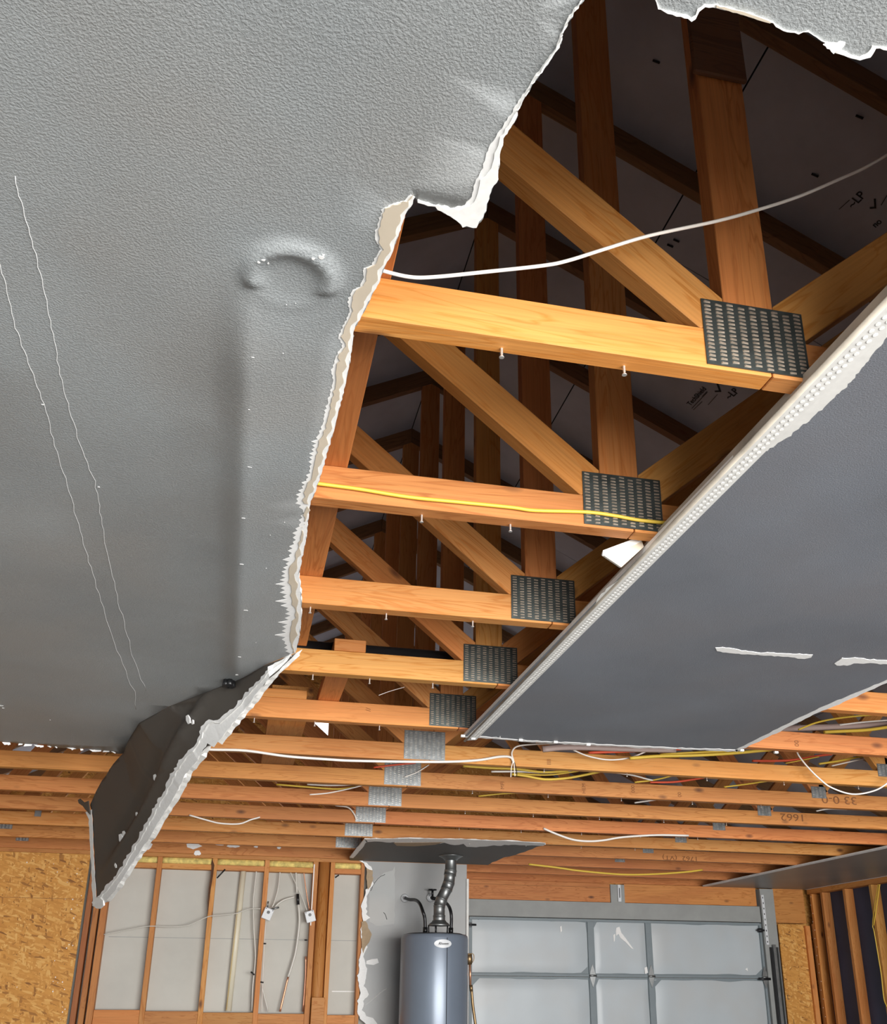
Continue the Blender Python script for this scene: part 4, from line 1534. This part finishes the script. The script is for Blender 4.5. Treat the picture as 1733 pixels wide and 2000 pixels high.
# flue made of crimped sections
flue = empty('flue_pipe', ony(860, 1790, 7.42))
tag(flue, 'dull galvanised flue pipe rising in elbows from the water heater to the ceiling', 'flue')
FPp = [(858, 1806), (858, 1772), (859, 1764), (866, 1748), (873, 1732), (877, 1722), (879, 1708), (880, 1680)]
Y_ = 7.42
secs = [([(858, 1804), (858, 1788)], .045), ([(858, 1789), (858, 1768)], .042), ([(858, 1770), (863, 1755)], .044), ([(862, 1757), (873, 1736)], .042), ([(872, 1738), (877, 1724)], .044),
        ([(877, 1726), (879, 1708)], .042), ([(879, 1710), (880.5, 1700)], .046), ([(880.5, 1702), (881, 1676)], .043)]
for L, r in secs:
    a, b = [ony(u, v, Y_) for u, v in L]
    if L[1][1] == 1676:
        b.z = ZC - DW - .004
    bm = bmesh.new()
    q = [a + (b - a) * t for t in (0, .06, .1, .5, .9, .94, 1)]
    bm_tube(bm, [p - a for p in q], [r, r + .003, r, r, r, r + .003, r], 24)
    finish(bm, 'flue_section', M['steel'], flue, Matrix.Translation(a))
pc = ony(881, 1676, Y_)
lathe('ceiling_flange', [(.046, -.035), (.06, -.02), (.085, -.006), (.095, -.001)], M['steel'], flue, Vector((pc.x, Y_, ZC - DW - .001)), 24)
# supply hoses
for (fl_, L, lb, vv) in (((791, 1754), [(791, 1754), (800, 1757), (812, 1758), (820, 1765), (826, 1780), (830, 1795), (831, 1812)], 'dark braided water hose curving from the left wall outlet to the heater top', False),
                         ((841, 1753), [(850, 1756), (862, 1758), (874, 1766), (880, 1778), (882, 1795), (881, 1812)], 'dark water hose behind the flue, fed by a valve with a round handle', True)):
    ctr = ony(*fl_, wy - .01)
    e = empty('water_hose', ctr)
    tag(e, lb, 'hose')
    pts = []
    n = len(L)
    for i, (u, v) in enumerate(L):
        t = i / (n - 1)
        yq = (wy - .04) * (1 - min(1, t * 1.6)) + (7.44) * min(1, t * 1.6)
        pts.append(ony(u, v, yq))
    pts[-1].z = HT + .012
    tube('hose', pts, .0125, M['dark'], e, 6, 12)
    tube('hose_nut', [pts[-1] + Vector((0, 0, -.004)), pts[-1] + Vector((0, 0, .04))], .018, M['black'], e, 0, 8)
    mw = frame_mat(ctr, (1, 0, 0), (0, 0, 1))
    bm = bmesh.new()
    bm_tube(bm, [Vector((0, 0, -.012)), Vector((0, 0, .004)), Vector((0, 0, .016))], [.034, .03, .014], 20)
    finish(bm, 'wall_flange', M['badge'] if not vv else M['badge'], e, mw)
    tube('wall_stub', [ctr, pts[0] + Vector((0, -.02, 0))], .014, M['dark'], e, 0, 10)
    if vv:
        t0 = ony(845, 1751, wy - .07)
        t1 = ony(845, 1738, wy - .07)
        tube('valve_stem', [t0, t1], .009, M['dark'], e, 0, 8)
        bm = bmesh.new()
        for k in range(6):
            a = k * math.pi / 3
            bm_tube(bm, [Vector((0, 0, 0)), Vector((.03 * math.cos(a), .03 * math.sin(a), 0))], .006, 6)
        bm_tube(bm, [Vector((.03 * math.cos(t), .03 * math.sin(t), 0)) for t in [j * math.pi / 10 for j in range(21)]], .005, 6)
        finish(bm, 'valve_handle', M['dark'], e, Matrix.Translation(t1))
# relief valve pipe at the right
rv = empty('relief_pipe', ony(917, 1870, 7.40))
tag(rv, 'brown relief pipe with a brass valve on the right side of the water heater', 'pipe')
R1 = [ony(u, v, 7.40) for u, v in ((916, 1862), (917, 1874), (918, 1884))]
tube('relief_valve', R1, [.022, .024, .017], M['brass'], rv, 0, 10)
tube('valve_lever', [ony(u, v, 7.38) for u, v in ((912, 1864), (924, 1863), (926, 1872), (923, 1880))], .003, M['brass'], rv, 4, 6)
tube('pipe_body', [ony(u, v, 7.40) for u, v in ((918, 1880), (919, 1925))], .0085, M['copper'], rv, 0, 10)
tube('coupling', [ony(u, v, 7.40) for u, v in ((920, 1924), (921, 1936))], .013, M['brass'], rv, 0, 10)
tube('pipe_body', [ony(u, v, 7.40) for u, v in ((921, 1930), (924, 1965), (930, 2010), (934, 2060))], .0105, M['brass'], rv, 4, 10)

# ================================================================== GARAGE DOOR WALL
# header lumber
hz0 = ony(1200, 1763, YD).z
xs_ = xa(1192, 1740, YD)
xe = xa(1219, 1740, YD)
xj = xa(1478, 1750, YD)
tag(stick('header_beam', (1.81, YD + .045, (hz0 + ZC) / 2 - .004), (xs_ - .002, YD + .045, (hz0 + ZC) / 2 - .004), .09, ZC - hz0 - .012, M['wood_red']),
    'reddish wood header over the garage door, left of the steel strap', 'header')
tag(stick('header_beam', (xe + .002, YD + .045, (hz0 + ZC) / 2 - .004), (xj - .005, YD + .045, (hz0 + ZC) / 2 - .004), .09, ZC - hz0 - .012, M['wood_red']),
    'reddish wood header over the garage door, right of the steel strap', 'header')
tag(stick('header_beam', (5.17, YD + .045, 2.29), (XR - .04, YD + .045, 2.29), .09, .33, M['wood_red']),
    'square end of the wood header above the narrow strand board', 'header')
box('header_joint', (1.83, YD - .003, 2.408), (xs_ - .004, YD + .003, 2.412), M['wood_brown'], bpy.data.objects['header_beam'])
sb = empty('spring_bracket', (3.55, YD, 2.35))
tag(sb, 'grey board with a white slotted bracket in the middle of the door header', 'bracket')
box('backing_board', (xs_, YD - .012, hz0 - .01), (xe, YD + .05, ZC - .02), M['doortrim'], sb)
bk = ony(1210, 1745, YD - .02)
box('slotted_plate', bk - Vector((.016, .006, .075)), bk + Vector((.016, 0, .08)), M['badge'], sb, .001)
box('plate_slot', bk - Vector((.004, .008, .04)), bk + Vector((.004, -.005, .05)), M['dark'], sb)
# casing
cs = box('trim_1', (1.81, YD - .02, 2.125), (xj + .01, YD + .05, hz0 - .002), M['doortrim'])
struct(cs)
jb = box('trim_2', (5.02, YD - .03, .0), (5.165, YD + .05, ZC - .02), M['doortrim'])
struct(jb)
# door
door = struct(empty('door_1', (3.55, YD, 0)))
dx0, dx1 = ony(921, 1800, YD).x - .02, ony(1481, 1801, YD).x
m1a, m1b, m2a, m2b = 3.226, 3.297, 3.804, 3.872
rows = [(2.115, 1.632), (1.612, 1.10), (1.08, .57), (.55, .04)]
for (z1, z0) in rows:
    dsec = box('door_section', (dx0, YD + .012, z0), (5.02, YD + .035, z1), M['doorframe'], door)
    for (a, b) in ((dx0 + .03, m1a), (m1b, m2a), (m2b, dx1)):
        # insulated facing bulging gently between the stiles
        bm = bmesh.new()
        nx, nz = 16, 8
        V = []
        for i in range(nx + 1):
            col = []
            for j in range(nz + 1):
                x = a + (b - a) * i / nx
                z = z0 + .012 + (z1 - z0 - .03) * j / nz
                e = min(i, nx - i, j, nz - j)
                col.append(bm.verts.new((x, YD + .012 - (.010 if e >= 1 else 0) - .003 * noise.noise(Vector((x * 4, z * 4, 1))), z)))
            V.append(col)
        for i in range(nx):
            for j in range(nz):
                bm.faces.new((V[i][j], V[i + 1][j], V[i + 1][j + 1], V[i][j + 1])).smooth = True
        finish(bm, 'door_facing', M['doorskin'], dsec)
    for (a, b) in ((m1a, m1b), (m2a, m2b)):
        box('stile', (a + .004, YD - .004, z0 + .005), (b - .004, YD + .012, z1 - .005), M['doorframe'], dsec, .002)
    box('stile', (dx1 + .005, YD - .004, z0), (5.015, YD + .012, z1), M['doorframe'], dsec, .002)
    box('section_rail', (dx0, YD - .006, z0 - .018), (5.0, YD + .012, z0 + .006), M['doorframe'], dsec, .002)
    for xc in ((m1a + m1b) / 2, (m2a + m2b) / 2, (dx1 + 5.01) / 2):
        bm = bmesh.new()
        pr = [(-.03, 0), (-.018, .05), (0, .1), (.018, .05), (.03, 0), (.018, -.05), (0, -.1), (-.018, -.05)]
        vs = [bm.verts.new((x, 0, z)) for x, z in pr]
        f = bm.faces.new(vs)
        for e in bmesh.ops.extrude_face_region(bm, geom=[f])['geom']:
            if isinstance(e, bmesh.types.BMVert):
                e.co.y -= .005
        bm_tube(bm, [Vector((-.035, -.008, 0)), Vector((.035, -.008, 0))], .009, 8)
        finish(bm, 'hinge', M['steel'], dsec, Matrix.Translation(Vector((xc, YD - .006, z0 - .008))))
box('top_rail', (dx0, YD - .006, 2.095), (5.0, YD + .012, 2.12), M['doorframe'], door, .002)
# torn facing scratches
bm = bmesh.new()
for L in ([(1204, 1812), (1210, 1810), (1214, 1822), (1222, 1832), (1232, 1846), (1238, 1854), (1233, 1852), (1222, 1840), (1212, 1832), (1208, 1824), (1204, 1828), (1203, 1820)],
          [(1094, 1810), (1097, 1808), (1098, 1818), (1095, 1822)], [(1198, 1826), (1202, 1824), (1201, 1838), (1199, 1840)],
          [(1259, 1890), (1264, 1888), (1266, 1900), (1260, 1902)], [(1456, 1893), (1460, 1890), (1461, 1897)]):
    vs = [bm.verts.new(ony(u, v, YD - .0025)) for u, v in L]
    f = bm.faces.new(vs)
    for e in bmesh.ops.extrude_face_region(bm, geom=[f])['geom']:
        if isinstance(e, bmesh.types.BMVert):
            e.co.y -= .002
finish(bm, 'torn_facing', M['fringe'], door)
# rollers and brackets
for (u, v) in ((920, 1806), (1488, 1817)):
    c = ony(u, v, YD - .03)
    tube('roller', [c - Vector((.05, 0, 0)), c + Vector((.05, 0, 0))], .009, M['dark'], door, 0, 8)
    box('roller_bracket', c - Vector((.03, .0, .02)), c + Vector((.01, .02, .02)), M['dark'], door, .002)
c = ony(1494, 1912, YD - .03)
tube('roller', [c - Vector((.06, 0, 0)), c + Vector((.06, 0, 0))], .012, M['dark'], door, 0, 8)
# tracks
tr = empty('door_track', (5.08, YD - .06, 1.2))
tag(tr, 'galvanised door track and white slotted angle fixed to the right jamb', 'door track')
a, b = ony(1489, 1748, YD - .04), ony(1500, 1845, YD - .04)
stick('slotted_angle', b, a, .028, .006, M['badge'], tr, 0)
bm = bmesh.new()
for i in range(9):
    p = a + (b - a) * (i + .5) / 9
    bm_box(bm, p + Vector((-.004, -.0045, -.008)), p + Vector((.004, -.0035, .008)))
finish(bm, 'angle_slots', M['dark'], tr)
box('track_channel', (5.085, YD - .065, .02), (5.115, YD - .034, ony(1503, 1845, YD - .05).z), M['steel'], tr, .002)
box('track_lip', (5.06, YD - .068, .02), (5.066, YD - .034, ony(1503, 1850, YD - .05).z), M['dark'], tr)
box('track_lip', (5.13, YD - .068, .02), (5.142, YD - .034, ony(1503, 1850, YD - .05).z), M['steel'], tr)
box('track_foot', (5.066, YD - .04, .02), (5.085, YD - .034, ony(1503, 1850, YD - .05).z), M['dark'], tr)

# ================================================================== RIGHT WALL
rw = [(8.985, 'corner stud where the right wall meets the door wall'), (8.80, 'second stud of the right wall, doubled near the corner'),
      (8.42, 'first open stud of the right wall before the navy board'), (8.01, 'stud of the right wall behind the hanging yellow cable'), (7.60, 'stud of the right wall at the picture border')]
for i in range(6):
    rw.append((7.60 - .41 * (i + 1), None))
for y, lb in rw:
    s_ = stick('wall_stud', (XR + .045, y, .04), (XR + .045, y, ZC - .06), .088, .038, M['wood'])
    tag(s_, lb or 'right wall stud outside the picture, ' + ['first', 'second', 'third', 'fourth', 'fifth', 'sixth'][int(round((7.19 - y) / .41))] + ' beyond the border', 'stud', 'studs of the right wall' if lb else 'right wall studs out of the picture')
tag(stick('wall_stud', (XR + .02, YD - .03, .04), (XR + .02, YD - .03, 2.12), .04, .03, M['wood_red']), 'thin reddish nailer strip standing in the right corner', 'stud')
tag(stick('wall_stud', (XR - .06, YD - .03, .04), (XR - .06, YD - .03, 2.10), .05, .03, M['wood']), 'thin golden nailer beside the narrow strand board', 'stud')
tag(stick('top_plate', (XR + .045, 5.1, ZC - .036), (XR + .045, YD, ZC - .036), .088, .045, M['wood_red']),
    'reddish top plate along the right wall under the grey ceiling sheet', 'top plate')
bm = bmesh.new()
for i in range(16):
    z = 1.2 + i * .078
    bm_box(bm, (XR - .002, YD - .05 - (i % 2) * .02, z), (XR + .001, YD - .046 - (i % 2) * .02, z + .006))
finish(bm, 'staple_speck', M['fringe'], bpy.data.objects['wall_right'])

# ================================================================== CABLES
def wire(L, y, r, m, lb, flat=1.0, n=6, y2=None):
    k = len(L)
    pts = [ony(u, v, y + ((y2 - y) * i / (k - 1) if y2 is not None else 0)) for i, (u, v) in enumerate(L)]
    return tag(tube('electrical_cable', pts, r, M[m], None, n, 7, flat), lb, 'cable')


wire([(722, 518), (745, 528), (800, 541), (850, 541), (950, 531), (1060, 519), (1110, 509), (1180, 487), (1270, 460), (1400, 432), (1480, 410), (1560, 384), (1640, 350), (1700, 322), (1800, 262)], 1.12, .0029,
     'whitewire', 'single white cable swooping across the front of the hole')
wire([(560, 935), (625, 945), (700, 955), (800, 971), (900, 981), (1000, 991), (1045, 997), (1145, 1000), (1200, 1007), (1250, 1016), (1330, 1024)], TY(1) - .008, .0042, 'yellowwire',
     'flat yellow cable laid along the second chord and over its plate')
wire([(380, 1462), (415, 1464), (480, 1466), (560, 1477), (640, 1483), (700, 1486), (850, 1488), (930, 1485), (975, 1478), (997, 1479), (1004, 1490)], TY(5) - .012, .006, 'whitewire',
     'long white cable running under the fifth plate to a frayed end')
wire([(1003, 1485), (1000, 1470), (1010, 1458), (1040, 1454), (1085, 1452)], TY(5) - .014, .004, 'whitewire', 'short white cable curling up from the frayed end')
for i, (du, L) in enumerate(((0, [(1002, 1488), (999, 1500), (998, 1518)]), (0, [(1004, 1488), (1005, 1502), (1006, 1516)]), (0, [(1005, 1488), (1009, 1504), (1010, 1515)]))):
    wire(L, TY(5) - .015, .002, 'whitewire' if i < 2 else 'dark', ['left', 'middle', 'right dark'][i] + ' strand of the frayed cable end')
wire([(1556, 1466), (1562, 1478), (1578, 1498), (1600, 1520), (1624, 1538), (1665, 1551), (1706, 1545), (1733, 1530), (1760, 1505)], 4.2, .004, 'whitewire', 'white cable drooping in a loop at the right border')
wire([(1062, 1618), (1090, 1630), (1120, 1640), (1150, 1643), (1180, 1641), (1217, 1635), (1283, 1631), (1345, 1632)], TY(8) - .01, .007, 'whitewire', 'white cable sagging under the far chords above the header')
wire([(1033, 1688), (1085, 1694), (1135, 1701), (1217, 1708), (1283, 1707), (1340, 1703), (1372, 1699)], 7.6, .008, 'yellowwire', 'thin yellow cable sagging close to the garage door header')
wire([(370, 1592), (405, 1602), (431, 1608), (467, 1609), (490, 1601), (508, 1596)], TY(8) - .01, .005, 'whitewire', 'pale cable sagging beneath the chords left of the plates')
wire([(655, 1573), (680, 1577), (692, 1590), (696, 1600)], TY(8) - .012, .005, 'whitewire', 'pale cable dropping to the round clip at a small plate')
wire([(730, 1499), (770, 1494), (812, 1490)], TY(6) - .008, .005, 'redwire', 'short red cable crossing the top of the sixth plate')
wire([(790, 1518), (815, 1508), (838, 1494)], TY(6) - .01, .003, 'whitewire', 'thin white lead ending on the sixth plate')
zc = ZC + CD
# bundles lying on the chords, between trusses
B_ = [
    ([(1500, 1424), (1560, 1422), (1640, 1419), (1760, 1414)], 3.95, .021, 'greywire', 'thick pinkish grey cable above the right chord with the twin ring mark', .5),
    ([(1060, 1463), (1120, 1459), (1250, 1463), (1320, 1464)], 4.12, .021, 'greywire', 'thick pinkish grey cable under the far edge of the blue-grey sheet', .5),
    ([(1230, 1481), (1283, 1477), (1360, 1475), (1430, 1471), (1507, 1464)], 4.14, .011, 'yellowwire', 'bright yellow cable along the far edge of the blue-grey sheet', 1),
    ([(1290, 1474), (1350, 1470), (1450, 1466)], 4.15, .007, 'yellowwire', 'second yellow cable resting on the bright one', 1),
    ([(1150, 1470), (1235, 1467), (1270, 1465), (1330, 1463)], 4.16, .009, 'redwire', 'red cable peeking under the far edge of the blue-grey sheet', 1),
    ([(1120, 1465), (1150, 1477), (1190, 1484), (1230, 1480), (1262, 1468)], 4.17, .005, 'whitewire', 'white cable dipping below the pinkish grey one', 1),
    ([(1610, 1430), (1650, 1428), (1700, 1425), (1760, 1416)], 3.9, .011, 'yellowwire', 'yellow cable on top of the upper right chord', 1),
    ([(1560, 1425), (1600, 1410), (1660, 1400), (1760, 1392)], 3.85, .006, 'yellowwire', 'slim yellow cable rising to the right border', 1),
    ([(1640, 1416), (1690, 1410), (1760, 1405)], 3.83, .005, 'whitewire', 'white cable above the pinkish grey one at the right border', 1),
    ([(1600, 1492), (1640, 1486), (1680, 1478), (1720, 1472)], 4.45, .008, 'yellowwire', 'yellow cable beneath the twin ring chord', 1),
    ([(1470, 1486), (1520, 1486), (1560, 1483), (1600, 1476), (1625, 1473)], 4.5, .009, 'redwire', 'red cable beneath the twin ring chord', 1),
    ([(1535, 1491), (1565, 1485), (1600, 1478)], 4.48, .004, 'yellowwire', 'thin yellow cable lying against the red one', 1),
    ([(1625, 1496), (1660, 1488), (1705, 1478)], 4.42, .005, 'whitewire', 'white cable beneath the twin ring chord at right', 1),
    ([(905, 1496), (960, 1500), (1010, 1502), (1060, 1508), (1110, 1506)], 4.62, .009, 'yellowwire', 'yellow cable sagging left of the frayed end', 1),
    ([(1000, 1512), (1030, 1516), (1064, 1522), (1105, 1520), (1140, 1514), (1172, 1507)], 4.66, .009, 'yellowwire', 'yellow cable sagging in an arc right of the frayed end', 1),
    ([(960, 1507), (1020, 1507), (1070, 1509), (1120, 1504)], 4.7, .007, 'whitewire', 'white cable lying among the yellow ones behind the frayed end', 1),
    ([(1010, 1510), (1040, 1513), (1080, 1513), (1130, 1506)], 4.72, .006, 'yellowwire', 'slim yellow cable tangled behind the frayed end', 1),
    ([(1195, 1508), (1235, 1514), (1262, 1521), (1275, 1524)], 4.7, .006, 'whitewire', 'white cable end poking over the chord with ring marks', 1),
    ([(1240, 1528), (1280, 1523), (1318, 1514)], 4.72, .006, 'yellowwire', 'yellow cable slanting over the chord with ring marks', 1),
    ([(1270, 1528), (1320, 1527), (1375, 1519)], 4.75, .008, 'redwire', 'red cable slanting over the chord with ring marks', 1),
    ([(1415, 1537), (1455, 1532), (1510, 1524)], 4.78, .006, 'yellowwire', 'yellow cable over the chord near the 33 0-0 writing', 1),
    ([(935, 1555), (985, 1550), (1040, 1548)], 5.3, .006, 'yellowwire', 'faint yellow cable between the sixth and seventh chords', 1),
    ([(1240, 1568), (1275, 1563), (1300, 1560)], 5.3, .006, 'whitewire', 'pale cable end between chords above the 1662 writing', 1),
    ([(1595, 1584), (1620, 1580), (1655, 1581)], 5.35, .006, 'whitewire', 'pale cable end above the 1662 writing at right', 1),
    ([(540, 1532), (600, 1537), (660, 1541), (700, 1536)], 5.3, .007, 'yellowwire', 'yellow cable between chords left of the plates', 1),
    ([(600, 1532), (650, 1534), (700, 1532)], 5.32, .006, 'whitewire', 'white cable between chords left of the plates', 1),
    ([(605, 1552), (640, 1549), (680, 1541), (712, 1533)], 5.28, .005, 'whitewire', 'cable strand rising toward the seventh plate', 1),
    ([(740, 1358), (762, 1350), (790, 1342)], 3.4, .0016, 'whitewire', 'thin grey cable glimpsed in the attic below the black pipe', 1),
]
for L, y, r, m, lb, fl_ in B_:
    r *= .72
    wire(L, y, r, m, lb, fl_)
# yellow cable loop on the right wall
yl = [(1716, 1727), (1713, 1745), (1708, 1775), (1705, 1808), (1708, 1820), (1718, 1880), (1722, 1905), (1727, 1950), (1733, 1966)]
tag(tube('electrical_cable', [onx(u, v, XR - .008) for u, v in yl], .0045, M['yellowwire'], None, 6, 7), 'yellow cable hanging down the right wall from the top plate', 'cable')
yl = [(1719, 1727), (1716, 1748), (1712, 1776), (1707, 1807)]
tag(tube('electrical_cable', [onx(u, v, XR - .012) for u, v in yl], .0045, M['yellowwire'], None, 6, 7), 'second yellow strand beside the hanging cable near the right top plate', 'cable')
# ring clip
rc = ony(701, 1602, TY(9) - .02)
bm = bmesh.new()
bm_tube(bm, [Vector((.035 * math.cos(t), .01 * math.sin(t), .006 * math.sin(t))) for t in [j * math.pi / 8 for j in range(17)]], .005, 6)
tag(finish(bm, 'cable_ring', M['steel'], None, Matrix.Translation(rc)), 'oval metal cable ring at a small far plate', 'ring')
# duct behind the right chords
dk = ony(1620, 1404, 4.25)
